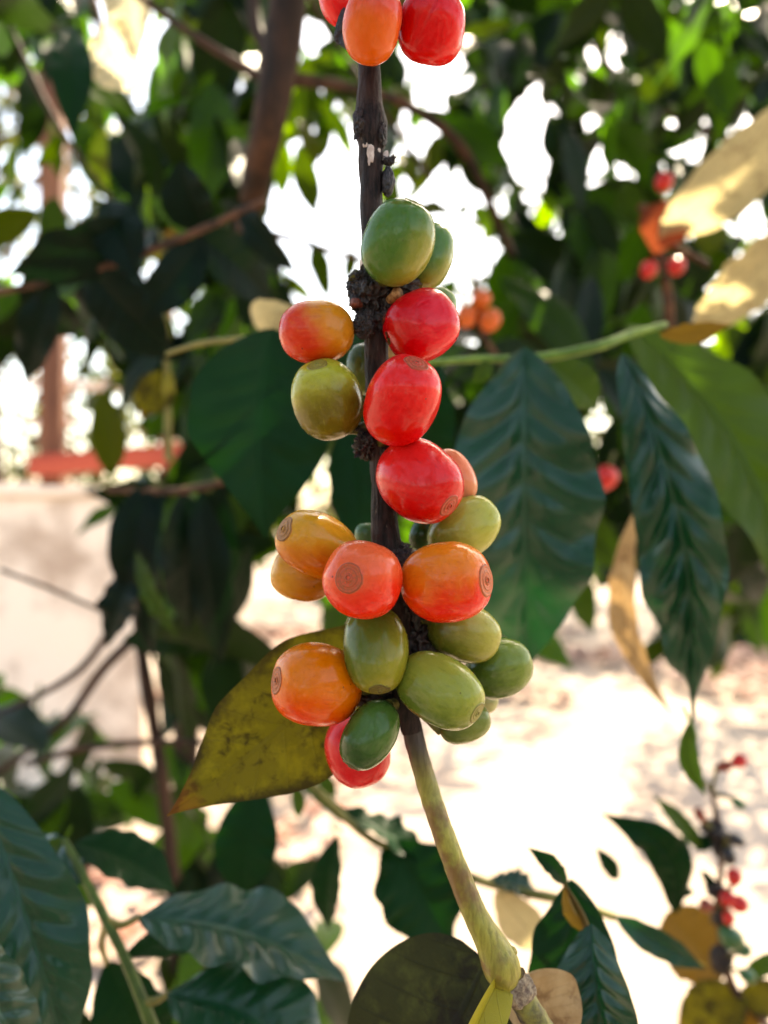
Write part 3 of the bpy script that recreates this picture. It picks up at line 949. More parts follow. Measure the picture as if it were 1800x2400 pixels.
def lump(name, px, py, d, rx, ry, rd, mat, parent, seed, amp=0.35, freq=3.0, ridge=True, n=64, rot=0.0):
    """Rough knot: a ball pushed in and out by ridged noise."""
    th = np.linspace(0, math.pi, n)[:, None] * np.ones((1, n * 2))
    ph = np.ones((n, 1)) * np.linspace(0, 2 * math.pi, n * 2, endpoint=False)[None, :]
    s = np.stack([np.sin(th) * np.cos(ph), np.sin(th) * np.sin(ph), np.cos(th)], -1).reshape(-1, 3)
    q = s * freq + seed * 3.1
    nz = fbm(q, 4, seed)
    if ridge: nz = 0.35 - np.abs(nz) * 1.3 + 0.8 * fbm(q * 0.55 + 9, 2, seed + 7) + 0.35 * fbm(q * 2.7, 2, seed + 3)
    r = 1 + amp * nz
    k = d / F
    v = s * r[:, None] * np.array([rx * k, rd * k, ry * k])
    c, sn = math.cos(math.radians(rot)), math.sin(math.radians(rot))
    v = np.stack([v[:, 0] * c + v[:, 2] * sn, v[:, 1], -v[:, 0] * sn + v[:, 2] * c], -1)
    return mesh_obj(name, v + np.array(P(px, py, d)), grid_faces(n, n * 2, True)[:, ::-1], mat, parent)


# the knots the fruit grows from
for i, (px, py, d, rx, ry, rd, am) in enumerate([
        (846, 290, .1705, 17, 36, 20, .35), (893, 318, .171, 14, 30, 20, .3),
        (870, 690, .170, 40, 46, 34, .55), (920, 668, .171, 46, 28, 26, .6), (846, 690, .170, 26, 38, 24, .6), (855, 755, .1685, 26, 30, 16, .45), (905, 735, .170, 30, 36, 24, .5), (846, 656, .1695, 26, 18, 20, .6), (958, 672, .1715, 18, 20, 18, .6),
        (858, 1046, .1705, 26, 24, 20, .6), (852, 1018, .1715, 13, 14, 12, .6), (905, 1060, .171, 22, 26, 22, .5),
        (925, 1310, .1715, 46, 36, 30, .5), (960, 1400, .1715, 36, 60, 30, .5), (980, 1500, .173, 56, 50, 30, .5), (905, 1640, .172, 52, 34, 24, .5), (955, 1645, .172, 34, 30, 24, .4)]):
    lump('knot', px, py, d, rx, ry, rd, M['node'], branch, 40 + i, am, 3.2)


def stub(px, py, d, ang, tilt, length, w, mat_side, mat_end, seed):
    """A broken fruit stalk: short tube with a torn, splintered end."""
    base = np.array(P(px, py, d))
    a, t = math.radians(ang), math.radians(tilt)
    dr = np.array([math.cos(a) * math.cos(t), -math.sin(t), math.sin(a) * math.cos(t)])
    k = d / F
    L, r = length * k, 0.5 * w * k
    e = base + dr * L
    c = [(*(base + dr * L * s), r * q) for s, q in ((0, 1.2), (.4, 1.0), (.75, 1.02), (1.0, 1.12))]
    o = tube('stalk_stub', c, mat_side, branch, 20, 22, lambda p, n, s, a: 0.00014 * fbm(p * 1500, 3, seed))
    rr = np.random.RandomState(seed)
    m, nr = 28, 9
    side = np.cross(dr, [0.3, 1, 0.2]); side /= np.linalg.norm(side)
    up = np.cross(dr, side)
    rows = []
    for i in range(nr):
        f = i / (nr - 1)
        for j in range(m):
            an = j / m * 2 * math.pi
            h = (0.30 * abs(math.sin(an * 3.5 + seed)) + rr.uniform(-.12, .2)) * r * (0.4 + 0.6 * f) + (1 - f) * -0.25 * r
            rows.append(e + (side * math.cos(an) + up * math.sin(an)) * r * (0.05 + 1.07 * f) + dr * h)
    mesh_obj('torn_end', np.array(rows), grid_faces(nr, m, True)[:, ::-1], mat_end, o, smooth=False)
    return o


stub(848, 664, .170, 140, 18, 30, 30, M['stalk_green'], M['stub'], 3)
stub(912, 708, .170, 20, 70, 60, 24, M['stub'], M['stub'], 4)
stub(852, 712, .170, 200, 60, 44, 22, M['stub_red'], M['stub_red'], 5)
stub(948, 680, .1715, 75, 30, 26, 12, M['node'], M['stub_red'], 6)
stub(900, 760, .170, -30, 40, 30, 22, M['stub'], M['stub'], 7)
stub(835, 695, .171, 160, 10, 20, 10, M['node'], M['node'], 8)
stub(850, 1010, .171, 165, 10, 16, 10, M['node'], M['node'], 9)
stub(1196, 2236, .168, 60, 20, 14, 20, M['green_stem'], M['stalk_green'], 10)

# thin dark bract scales on the knots
for i, (px, py, ang, ln) in enumerate([(850, 640, 75, 26), (838, 676, 190, 26), (848, 725, 215, 20), (893, 640, 60, 22), (846, 1060, 220, 22), (846, 1036, 160, 20), (930, 650, 85, 22), (962, 658, 70, 18), (985, 1360, 20, 22), (978, 1385, -30, 18), (840, 316, 230, 18)]):
    a = math.radians(ang)
    add_leaf(branch, (px, py, .169), (px + ln * math.cos(a), py - ln * math.sin(a), .168), 7, M['node'], roll=40 * (i % 3) - 30, name='bract', nu=14, nv=7, wave=0.3, fold=.5, seed=i)

# pale flakes where the bark has peeled
for i, (px, py, w_, h_) in enumerate([(869, 370, 9, 24), (857, 349, 6, 8), (889, 360, 4, 5), (866, 386, 4, 14), (904, 368, 7, 11), (853, 626, 10, 16)]):
    k = (SD - .002) / F
    m = 26
    an = np.linspace(0, 2 * math.pi, m, endpoint=False)
    rr = 1 + 0.3 * fbm(np.stack([np.cos(an) * 1.6, np.sin(an) * 1.6, an * 0 + i * 7], -1), 3, i)
    cen = np.array(P(px, py, SD))
    rows = []
    rad = 0.5 * 53 * SD / F
    for f, h in ((0.02, .00018), (0.6, .00016), (1.0, 0.0001), (1.0, -0.00025)):
        dx = np.cos(an) * rr * f * w_ * k
        dz = np.sin(an) * rr * f * h_ * k
        x = cen[0] + dx
        xa = x - P(869, py, SD).x
        y = cen[1] - np.sqrt(np.maximum(rad ** 2 - np.clip(xa, -rad * .96, rad * .96) ** 2, 0)) - h - .00012
        rows.append(np.stack([x, y, cen[2] + dz], -1))
    mesh_obj('bark_flake', np.vstack(rows), grid_faces(4, m, True), M['flake'], branch)

# shrivelled black fruit and bract hanging on the branch
t = empty('dried_fruit', P(909, 423, .171), 'small shrivelled black fruit hanging against the dark branch above the green cherries', 'dried fruit', None)
lump('fruit_skin', 909, 425, .171, 15, 36, 14, M['black_fruit'], t, 71, 0.22, 2.4)
lump('cap', 911, 378, .171, 12, 9, 11, M['black_fruit'], t, 72, 0.5, 3)
for i, (dx, dy) in enumerate([(22, 14), (16, 20), (-14, 16), (26, 4)]):
    add_leaf(t, (909, 380, .171), (909 + dx, 380 - dy, .170), 5, M['black_fruit'], roll=30 * i, name='bract', nu=10, nv=5, seed=i)
t = empty('dried_fruit', P(800, 75, .166), 'black dried scrap hanging between the red and orange cherries at the top', 'dried fruit', None)
lump('fruit_skin', 800, 60, .166, 12, 38, 9, M['black_fruit'], t, 75, 0.3, 2.2, rot=12)
add_leaf(t, (797, 75, .166), (812, 118, .165), 9, M['black_fruit'], roll=30, name='bract', nu=14, nv=7, wave=.5, seed=2)

# ------------------------------------------------------------------ leaves that belong to the branch
add_leaf(branch, (905, 1462, .196), (392, 1912, .186), 158, M['leaf_olive'], roll=-4, label='broad olive leaf with brown blotches behind the cherries',
         nu=90, nv=45, fold=0.12, bend=0.03, side=0.03, wave=0.05, nwave=3, rib=0.022, nrib=8, tip=0.2, shape=0.86, blunt=1.15, seed=3, twist=0.35)
add_leaf(branch, (1140, 2250, .186), (880, 2640, .186), 235, M['leaf_oldgreen'], roll=8, label='round dull dark green leaf behind the bottom of the stem',
         nu=70, nv=35, fold=0.05, bend=0.06, side=0.06, wave=0.06, nwave=2, rib=0.008, nrib=6, blunt=0.55, tip=0.05, seed=5)
add_leaf(branch, (1205, 2300, .182), (1290, 2500, .180), 105, M['leaf_dry'], roll=-30, label='dry tan leaf with curled brown edge beside the stem fork',
         nu=60, nv=31, fold=0.5, bend=-0.08, side=0.25, wave=0.16, nwave=1.6, rib=0.004, nrib=5, blunt=0.4, tip=0.05, seed=8)
add_leaf(branch, (1180, 2276, .1685), (1070, 2520, .162), 50, M['leaf_yellow'], roll=-38, label='curled yellow green young leaf at the stem fork',
         nu=50, nv=21, fold=0.75, bend=0.10, side=-0.10, wave=0.05, nwave=1, rib=0.0, nrib=4, blunt=0.6, tip=0.05, seed=9)
add_leaf(branch, (1185, 2290, .185), (1060, 2520, .183), 60, M['leaf_dry'], roll=30, label='dry brown leaf edge under the yellow leaf',
         nu=50, nv=21, fold=0.3, bend=0.12, side=-0.1, wave=0.2, nwave=1.5, rib=0.0, nrib=4, blunt=0.5, tip=0.05, seed=10)

# ------------------------------------------------------------------ coffee cherries
RED = ((0.52, 0.003, 0.005), (0.72, 0.010, 0.014))
FRUITS = []


def fruit_surface(dirs, a, b, c, seed, sq=2.25, amp=0.02):
    x, y, z = np.abs(dirs[:, 0]), np.abs(dirs[:, 1]), np.abs(dirs[:, 2])
    r = (x ** sq / b ** sq + y ** sq / c ** sq + z ** sq / a ** sq) ** (-1 / sq)
    r = r * (1 + amp * fbm(dirs * 1.5 + seed, 2, int(seed)))
    az = np.arctan2(dirs[:, 1], dirs[:, 0])
    r = r * (1 + 0.006 * np.cos(az * 5 + seed * 2.1) * (1 - dirs[:, 2] ** 2) + 0.0025 * fbm(dirs * 9 + seed, 2, int(seed) + 4))
    # blunt flattened apex and a slight dimple at the stalk
    zz = dirs[:, 2]
    r = r * (1 - 0.035 * np.clip((zz - 0.86) / 0.14, 0, 1) ** 1.5)
    return r


def cherry(px, py, d, sl, ss, ang, tilt, c1, c2, g=(0, -1), label='', scar='tan', scar_r=27, mottle=0.5, thr=(-0.5, 0.6), asp=1.0, stalk=None,
           sq=2.2, seed=None, dark=None, crease=None, group='coffee cherries on the branch', amp=0.03, rough=0.24, extra=None):
    """sl, ss: half length and half width in px; ang: where the calyx end points in the picture (degrees, 0 right, 90 up); tilt: towards the viewer."""
    seed = len(FRUITS) + 1 if seed is None else seed
    loc = P(px, py, d)
    k = d / F
    a_, t_ = math.radians(ang), math.radians(tilt)
    b = ss * k
    sl_m = sl * k
    ct = max(math.cos(t_), 0.05)
    a = math.sqrt(max((sl_m ** 2 - (b * math.sin(t_)) ** 2), (b * 0.9 * ct) ** 2)) / ct if ct > 0.45 else sl_m * 1.06
    a = min(a, b * 1.45)
    c = b * asp
    zax = Vector((math.cos(a_) * math.cos(t_), -math.sin(t_), math.sin(a_) * math.cos(t_)))
    ref = Vector((0, -1, 0)) if abs(zax.y) < 0.95 else Vector((0, 0, 1))
    yax = (ref - zax * ref.dot(zax)).normalized()
    xax = yax.cross(zax)
    R = np.array([list(xax), list(yax), list(zax)]).T
    t = empty('coffee_cherry', loc, label, 'cherry', group)
    n = 80
    th = np.linspace(0.0005, math.pi - 0.0005, n)[:, None] * np.ones((1, 128))
    ph = np.ones((n, 1)) * np.linspace(0, 2 * math.pi, 128, endpoint=False)[None, :]
    s = np.stack([np.sin(th) * np.cos(ph), np.sin(th) * np.sin(ph), np.cos(th)], -1).reshape(-1, 3)
    r = fruit_surface(s, a, b, c, seed, sq, amp)
    if crease is not None:
        cv = np.array(crease) / np.linalg.norm(crease)
        dd = np.abs(s @ cv)
        front = np.clip(s @ (R.T @ np.array([0, -1.0, 0])), 0, 1)
        r = r * (1 - 0.035 * np.exp(-(dd / 0.07) ** 2) * front)
    v = s * r[:, None]
    gl = R.T @ np.array([g[0], -0.15, g[1]])
    m = fruit_mat('fruit skin %d' % seed, c1, c2, gl / np.linalg.norm(gl), b, mottle, seed, rough, thr, dark)
    me_v = v  # local space: the object itself is rotated
    o = mesh_obj('fruit_skin', me_v, grid_faces(n, 128, True)[:, ::-1], m, None, loc=(0, 0, 0))
    o.parent = t
    Rm = Matrix([list(row) for row in R]).to_4x4()
    o.matrix_local = Rm
    if scar:
        sr = scar_r * k
        nr, ms = 44, 64
        f = np.linspace(0.001, 1.12, nr)
        A = np.linspace(0, 2 * math.pi, ms, endpoint=False)
        FF, AA = np.meshgrid(f, A, indexing='ij')
        wob = 1 + 0.13 * vnoise(np.stack([np.cos(AA.ravel()) * 1.3, np.sin(AA.ravel()) * 1.3, np.full(AA.size, seed * 2.3)], -1), seed).reshape(AA.shape)
        rad = FF * sr * wob
        surf0 = fruit_surface(np.array([[0, 0, 1.0]]), a, b, c, seed, sq, amp)[0]
        theta = rad / surf0 * 1.0
        dirs = np.stack([np.sin(theta) * np.cos(AA), np.sin(theta) * np.sin(AA), np.cos(theta)], -1).reshape(-1, 3)
        rs = fruit_surface(dirs, a, b, c, seed, sq, amp)
        hh = np.interp(FF, [0, .10, .18, .24, .34, .48, .56, .64, .78, .88, .97, 1.04, 1.12],
                       [-.10, -.08, .16, .14, -.02, 0.0, .07, 0.0, .01, .12, .13, .0, -.10]) * sr * 0.42
        hh = hh.ravel() + 0.05 * sr * fbm(dirs * 60 + seed, 3, seed) * np.clip(1.05 - FF.ravel(), 0, 1)
        sv = dirs * (rs + hh + 0.00003)[:, None]
        so = mesh_obj('calyx_scar', sv, grid_faces(nr, ms, True)[:, ::-1], scar_mat('calyx cork %d' % seed, scar, tuple((p + q) / 2 for p, q in zip(c1, c2))), None,
                      uv=np.stack([FF.ravel(), AA.ravel() / 6.2832], -1), loc=(0, 0, 0))
        so.parent = t
        so.matrix_local = Rm
    if stalk is not None:
        e = np.array(P(*stalk))
        st = np.array(loc) - R[:, 2] * a * 0.93
        tube('stalk', [(*st, 0.0011), (*((st * 2 + e) / 3), 0.0010), (*e, 0.0013)], M['stalk_green'] if scar != 'x' else M['node'], t, 14, 12, lambda p, n, s, a: 0.0002 * fbm(p * 700, 2, 1))
    FRUITS.append((label, np.array(loc), a, b, c, R))
    return t


OR1, OR2 = (0.58, 0.035, 0.008), (0.62, 0.20, 0.012)
AMB = (0.50, 0.17, 0.012)
OLV = (0.20, 0.20, 0.018)
GRN = (0.065, 0.13, 0.020)
PGR = (0.33, 0.33, 0.055)
DGR = (0.018, 0.055, 0.012)

# top cluster, cut by the edge
cherry(800, -2, .169, 60, 52, -70, -10, RED[0], RED[1], label='red cherry at the top, left of the orange one and cut by the edge', scar=None, stalk=(860, 20, SD))
cherry(872, 58, .160, 80, 67, 72, 38, (0.62, 0.10, 0.010), (0.60, 0.06, 0.03), (0.3, 1), 'orange cherry with a dark calyx hanging in front of the branch at the top', 'dark', 20, stalk=None)
cherry(1012, 64, .166, 80, 78, -100, -30, (0.52, 0.002, 0.004), (0.62, 0.005, 0.008), (1, 0), 'large creased red cherry right of the orange one at the top edge', None, crease=(0.93, 0.25, 0.35), amp=.04, stalk=(890, 20, SD), sq=2.5)
cherry(945, -42, .181, 52, 48, 60, 0, (0.60, 0.25, 0.02), (0.62, 0.32, 0.03), label='yellow cherry peeping between two cherries at the top edge', scar=None)
# green pair
cherry(934, 569, .162, 99, 83, 66, 18, (0.24, 0.23, 0.035), (0.050, 0.125, 0.018), (-0.7, 0.55), 'large green cherry with dark calyx pressed against the branch above the red ones', 'green', 24, mottle=.35, stalk=(905, 660, SD - .001), dark=None, thr=(-.95, .05))
cherry(1005, 600, .174, 80, 56, 75, -12, (0.20, 0.21, 0.035), (0.065, 0.15, 0.028), (-.5, .6), 'smaller green cherry half hidden behind the large green one', None, stalk=(925, 670, SD), thr=(-.8, .0))
# upper fruit
cherry(741, 778, .168, 89, 73, 184, 4, (0.58, 0.030, 0.008), (0.56, 0.20, 0.014), (0.9, 0.45), 'orange and red cherry lying sideways on its stalk left of the branch', 'dark', 12, stalk=(858, 757, SD - .001), mottle=.5, thr=(-.3, .7))
cherry(987, 765, .167, 86, 80, 30, -14, (0.50, 0.002, 0.005), (0.62, 0.006, 0.018), (0.8, 0.3), 'dark red cherry with a cracked edge right of the branch, above the middle', None, stalk=(910, 720, SD), sq=2.5, amp=.04)
cherry(1025, 722, .181, 50, 42, 60, 0, (0.16, 0.24, 0.08), (0.20, 0.28, 0.10), label='pale green cherry peeping out behind the cracked red one', scar=None)
cherry(921, 815, .184, 48, 40, -80, 0, (0.42, 0.42, 0.20), (0.48, 0.48, 0.26), label='pale cherry showing in the gap between branch and two red cherries', scar=None)
cherry(767, 937, .167, 92, 83, 104, 36, (0.13, 0.105, 0.010), (0.36, 0.34, 0.030), (-0.25, 0.95), 'yellow green cherry with a round calyx on top, left of the branch', 'green', 23, mottle=.4, thr=(-.35, .8), stalk=(868, 1000, SD))
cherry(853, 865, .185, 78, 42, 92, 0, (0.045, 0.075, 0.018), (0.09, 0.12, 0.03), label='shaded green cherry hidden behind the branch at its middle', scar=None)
cherry(942, 940, .160, 103, 86, 68, 40, (0.56, 0.003, 0.005), (0.70, 0.014, 0.014), (0.1, 1), 'large red cherry with a tan calyx near its top, in front of the branch', 'tan', 27, mottle=.45, stalk=(885, 1045, SD))
cherry(983, 1127, .166, 105, 91, -42, 34, (0.54, 0.003, 0.005), (0.70, 0.014, 0.014), (-.2, .9), 'large red cherry with its calyx at lower right, below another red one', 'tan', 26, mottle=.45, stalk=(895, 1060, SD))
cherry(1063, 1118, .178, 78, 48, -60, 0, (0.66, 0.16, 0.06), (0.66, 0.22, 0.10), label='pale salmon cherry behind the right side of a large red one', scar=None, stalk=(940, 1060, SD))
cherry(1088, 1240, .1745, 92, 68, 35, -10, (0.17, 0.17, 0.022), (0.34, 0.34, 0.055), (.8, .5), 'pale olive cherry above the big coral one at right of the branch', None, thr=(-.8, .6), stalk=(930, 1310, SD))
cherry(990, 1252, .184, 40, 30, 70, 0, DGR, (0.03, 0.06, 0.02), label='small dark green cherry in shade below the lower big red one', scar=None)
cherry(858, 1254, .186, 30, 27, 90, 0, (0.05, 0.11, 0.035), (0.09, 0.16, 0.06), label='little green cherry peeping out at the left of the branch above the coral one', scar=None)
# big lower cluster
cherry(744, 1277, .1665, 101, 74, 152, 36, (0.50, 0.12, 0.010), (0.56, 0.25, 0.018), (0.2, 0.95), 'amber cherry with a broad brown calyx at upper left of the big cluster', 'dark', 29, mottle=.4, thr=(-.6, .5), stalk=(895, 1330, SD))
cherry(708, 1348, .178, 76, 60, 165, 10, (0.42, 0.14, 0.012), (0.56, 0.25, 0.025), (-.4, .3), 'amber cherry tucked under another amber one at the left of the cluster', None, stalk=(880, 1330, SD))
cherry(851, 1358, .1555, 94, 91, 160, 70, (0.70, 0.018, 0.008), (0.74, 0.11, 0.035), (-0.1, 1), 'coral cherry facing forward with concentric calyx rings, in front of the branch', 'tan', 33, mottle=.45, thr=(-.5, .7), asp=1.0)
cherry(1046, 1364, .1605, 105, 95, 5, 30, (0.70, 0.014, 0.006), (0.72, 0.17, 0.012), (-0.3, 0.95), 'large coral and orange cherry with its calyx at the right edge', 'tan', 36, mottle=.45, thr=(-.35, .65), stalk=(930, 1350, SD))
cherry(881, 1521, .1645, 99, 76, -84, 35, (0.26, 0.23, 0.022), (0.085, 0.12, 0.016), (-0.75, 0.5), 'olive green cherry standing upright with its calyx down, middle of the cluster', 'dark', 24, mottle=.4, thr=(-.7, .7))
cherry(743, 1604, .1665, 106, 95, 168, 28, (0.66, 0.045, 0.003), (0.66, 0.16, 0.005), (.2, .9), 'big orange cherry with a dark calyx at its left, over the olive leaf', 'dark', 28, mottle=.5, thr=(-.7, .6), stalk=(900, 1630, SD))
cherry(1088, 1482, .172, 90, 68, -20, -8, (0.10, 0.11, 0.014), (0.34, 0.31, 0.055), (.8, .5), 'olive cherry tucked directly under the large coral and orange one', None, thr=(-.6, .9), stalk=(970, 1450, SD))
cherry(1031, 1616, .1625, 105, 79, -27, 33, (0.085, 0.13, 0.016), (0.26, 0.28, 0.040), (.4, .75), 'big green cherry with a ringed calyx at lower right, in front of the others', 'green', 26, mottle=.4, thr=(-.7, .7), stalk=(945, 1560, SD))
cherry(1170, 1566, .179, 80, 68, 20, -10, (0.055, 0.095, 0.014), (0.15, 0.20, 0.030), (.6, .5), 'green cherry standing out furthest to the right of the cluster', None, thr=(-.6, .8), stalk=(1020, 1530, SD))
cherry(1090, 1695, .1745, 68, 44, 18, 0, (0.09, 0.12, 0.025), (0.16, 0.19, 0.040), (.6, .5), 'small green cherry below the big green one with the ringed calyx', None, stalk=(960, 1640, SD))
cherry(1138, 1642, .192, 30, 28, -30, 0, (0.32, 0.30, 0.11), (0.40, 0.38, 0.16), label='tiny pale yellow cherry showing behind two green ones at lower right', scar=None)
cherry(867, 1722, .1635, 99, 60, 237, 14, (0.025, 0.060, 0.012), (0.055, 0.12, 0.020), (.3, .5), 'dark green slanting cherry with black calyx at the bottom of the cluster', 'dark', 23, mottle=.5, stalk=(930, 1650, SD))
cherry(838, 1758, .179, 86, 76, -70, 0, (0.58, 0.010, 0.012), (0.66, 0.030, 0.035), (0, 1), 'bright red cherry behind the dark green one at the bottom of the cluster', None, stalk=(930, 1650, SD))


def report_overlaps():
    """Print how deep neighbours sink into one another (checks the layout)."""
    for i in range(len(FRUITS)):
        la, ca, a, b, c, R = FRUITS[i]
        s = rng.normal(size=(600, 3)); s /= np.linalg.norm(s, axis=1)[:, None]
        pts = (s * np.array([b, c, a])) @ R.T + ca
        for j in range(len(FRUITS)):
            if i == j: continue
            lb, cb, a2, b2, c2, R2 = FRUITS[j]
            q = (pts - cb) @ R2 / np.array([b2, c2, a2])
            rr = np.linalg.norm(q, axis=1)
            if rr.min() < 0.93: print('OVER', round((1 - rr.min()) * b2 * 1000, 2), 'mm |', la[:38], '|', lb[:38])


report_overlaps()

# the torn, cracked edge of the red cherry
t = bpy.data.objects['coffee_cherry.007']
for i, (px, py, rx, ry, rot) in enumerate([(1052, 727, 6, 13, -25), (1061, 752, 6, 16, -12), (1067, 781, 4, 12, -8), (1030, 697, 4, 10, -70), (905, 742, 5, 16, 30), (908, 776, 4, 14, 5)]):
    lump('cracked_skin', px, py, .1652, rx, ry, 8, M['crack'], t, 90 + i, 0.6, 3.5, n=30, rot=rot)

# ------------------------------------------------------------------ leafy twigs close behind the branch
def twig(label, stems, mat, group=None, name='coffee_twig'):
    b = P(*stems[0][0][:3])
    t = empty(name, b, label, 'twig', group)
    for rows in stems:
        tube('stem', pxc(rows), mat, t, 50, 12, disp=lambda p, n, s, a: 0.0002 * fbm(p * 250, 2, 1))
    return t


def stem_of(parent, rows, mat, name='stalk'):
    return tube(name, pxc(rows), mat, parent, 30, 10)


TG = 'leafy coffee twigs behind the branch'
# right: bright green twig with three big drooping leaves
t = twig('bright green twig at right with big drooping coffee leaves', [[(1000, 850, .30, 14), (1120, 842, .30, 17), (1260, 838, .30, 22), (1400, 812, .30, 24), (1480, 782, .31, 20), (1560, 760, .32, 14)]], M['twig_green'], TG)
add_leaf(t, (1228, 815, .285), (1238, 1565, .295), 166, M['leaf_teal'], roll=-4, label='broad hanging leaf with a bluish sheen on its left half', nu=110, nv=41, fold=0.40, bend=0.07, side=-0.01, wave=0.26, nwave=5, rib=0.08, nrib=9, seed=21, tip=.1, twist=-.3)
add_leaf(t, (1462, 830, .29), (1622, 1700, .30), 92, M['leaf_teal'], roll=-6, label='glossy blue green leaf with deep waves hanging to the right', nu=110, nv=33, fold=0.25, bend=0.08, side=0.05, wave=0.95, nwave=4.5, rib=0.26, nrib=9, seed=22, twist=1.2, tip=.22)
add_leaf(t, (1470, 760, .36), (1860, 1430, .33), 120, M['leaf_mid'], roll=-30, label='olive green leaf slanting down to the right edge', nu=80, nv=31, fold=0.35, bend=0.08, side=0.06, wave=0.2, nwave=4.5, rib=0.08, nrib=9, seed=23)
add_leaf(t, (1545, 785, .32), (1712, 760, .31), 26, M['leaf_brown'], roll=25, label='small yellowish leaf at the twig tip', nu=40, nv=17, fold=0.4, bend=0.06, seed=24)
add_leaf(t, (1290, 850, .29), (1400, 960, .30), 52, M['leaf_mid'], roll=-20, nu=40, nv=21, fold=0.3, bend=0.1, seed=25)
add_leaf(t, (1150, 845, .30), (1105, 900, .30), 22, M['leaf_mid'], roll=-20, nu=30, nv=17, fold=0.3, bend=0.1, seed=26)
add_leaf(t, (1495, 1190, .42), (1585, 1690, .42), 42, M['leaf_dry'], roll=40, label='pale underside of a leaf behind the glossy blue green one', nu=50, nv=21, fold=0.3, bend=0.1, side=-.1, seed=27)
add_leaf(t, (1560, 1330, .45), (1640, 1530, .45), 60, M['leaf_deep'], roll=10, nu=40, nv=21, fold=0.3, bend=0.1, seed=28)
# left: dark leaf behind the yellow green cherry
t = twig('thin olive twig holding the dark green leaf behind the left cherries', [[(390, 830, .34, 10), (470, 805, .33, 13), (560, 795, .32, 14), (680, 790, .31, 12), (800, 800, .30, 10)]], M['twig_olive'], TG)
add_leaf(t, (640, 770, .30), (622, 1262, .285), 165, M['leaf_deep'], roll=-12, label='wide dark green leaf with a pointed tip', nu=80, nv=33, fold=0.25, bend=0.04, side=-0.06, wave=0.12, nwave=4.5, rib=0.03, nrib=8, seed=31, tip=.22)
add_leaf(t, (700, 760, .33), (1000, 1080, .32), 125, M['leaf_deep'], roll=10, nu=60, nv=25, fold=0.2, bend=0.05, seed=32)
add_leaf(t, (820, 980, .31), (850, 1330, .30), 62, M['leaf_deep'], roll=5, nu=60, nv=25, fold=0.3, bend=0.05, seed=33)
add_leaf(t, (960, 790, .34), (1020, 1210, .33), 95, M['leaf_deep'], roll=20, nu=60, nv=25, fold=0.3, bend=0.05, seed=34)
add_leaf(t, (590, 745, .36), (700, 720, .35), 40, M['leaf_beige'], roll=5, nu=40, nv=17, fold=0.2, bend=0.3, seed=35)
# lower left twig
t = twig('green twig with opposite leaves rising in the lower left corner', [[(370, 2440, .26, 30), (335, 2350, .262, 27), (290, 2240, .266, 24), (250, 2160, .27, 23), (205, 2070, .275, 19), (150, 1965, .28, 15)]], M['twig_leafgreen'], TG)
stem_of(t, [(252, 2160, .27, 22), (285, 2168, .27, 18), (330, 2148, .27, 12)], M['twig_olive'])
stem_of(t, [(335, 2350, .262, 24), (365, 2345, .262, 18), (398, 2325, .26, 12)], M['twig_olive'])
stem_of(t, [(250, 2165, .27, 20), (238, 2210, .28, 16), (250, 2260, .29, 10)], M['twig_olive'])
add_leaf(t, (325, 2148, .27), (812, 2300, .262), 118, M['leaf_teal'], roll=-40, label='long dark green leaf reaching right from the twig', nu=80, nv=29, fold=0.25, bend=0.09, wave=0.2, nwave=5, rib=0.07, nrib=9, seed=41)
add_leaf(t, (392, 2330, .255), (800, 2540, .245), 140, M['leaf_teal'], roll=-36, label='glossy teal leaf at the bottom edge', nu=80, nv=29, fold=0.3, bend=0.12, wave=0.22, nwave=5, rib=0.08, nrib=9, seed=42)
add_leaf(t, (175, 1975, .285), (415, 2095, .29), 62, M['leaf_deep'], roll=-30, nu=50, nv=21, fold=0.3, bend=0.12, seed=43)
add_leaf(t, (150, 1965, .28), (95, 2010, .28), 20, M['leaf_mid'], roll=10, nu=30, nv=13, fold=0.3, bend=0.1, seed=44)
add_leaf(t, (155, 1965, .28), (170, 1930, .28), 7, M['leaf_mid'], roll=0, nu=20, nv=9, fold=0.3, bend=0.1, seed=46)
add_leaf(t, (250, 2255, .29), (390, 2480, .29), 85, M['leaf_deep'], roll=20, nu=50, nv=21, fold=0.3, bend=0.12, seed=45)
# dark leaves left of centre
t = twig('shaded twig with broad dark leaves spreading left of the branch', [[(-80, 700, .46, 16), (200, 640, .45, 18), (420, 560, .44, 18), (620, 470, .44, 14)]], M['twig_brown'], TG)
for i, (x0, y0, x1, y1, w_, rl) in enumerate([(330, 520, 20, 640, 70, -20), (200, 620, 420, 850, 72, 20), (450, 540, 640, 720, 66, -30), (250, 470, 330, 660, 60, 10), (420, 380, 480, 560, 62, 20), (60, 640, 180, 790, 58, 30),
                                          (480, 560, 330, 760, 55, 0), (130, 660, 60, 900, 48, 20), (300, 640, 200, 800, 55, 40), (560, 480, 700, 640, 40, 30)]):
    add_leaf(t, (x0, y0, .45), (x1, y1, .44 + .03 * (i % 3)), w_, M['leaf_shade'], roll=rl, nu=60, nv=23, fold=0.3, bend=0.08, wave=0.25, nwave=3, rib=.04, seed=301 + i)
t = twig('brown twig with drooping dark leaves over the beige wall', [[(250, 1150, .5, 12), (330, 1150, .5, 16), (430, 1150, .5, 18), (560, 1120, .5, 14)]], M['twig_brown'], TG)
for i, (x0, y0, x1, y1, w_, rl) in enumerate([(340, 1130, 300, 1420, 60, 10), (430, 1150, 440, 1480, 76, -20), (520, 1130, 520, 1400, 55, 20), (380, 1140, 360, 1560, 50, 40), (470, 1150, 520, 1560, 50, 0)]):
    add_leaf(t, (x0, y0, .5), (x1, y1, .5 + .02 * (i % 3)), w_, M['leaf_shade'], roll=rl, nu=60, nv=23, fold=0.35, bend=0.08, wave=0.3, nwave=3, rib=.04, seed=321 + i)
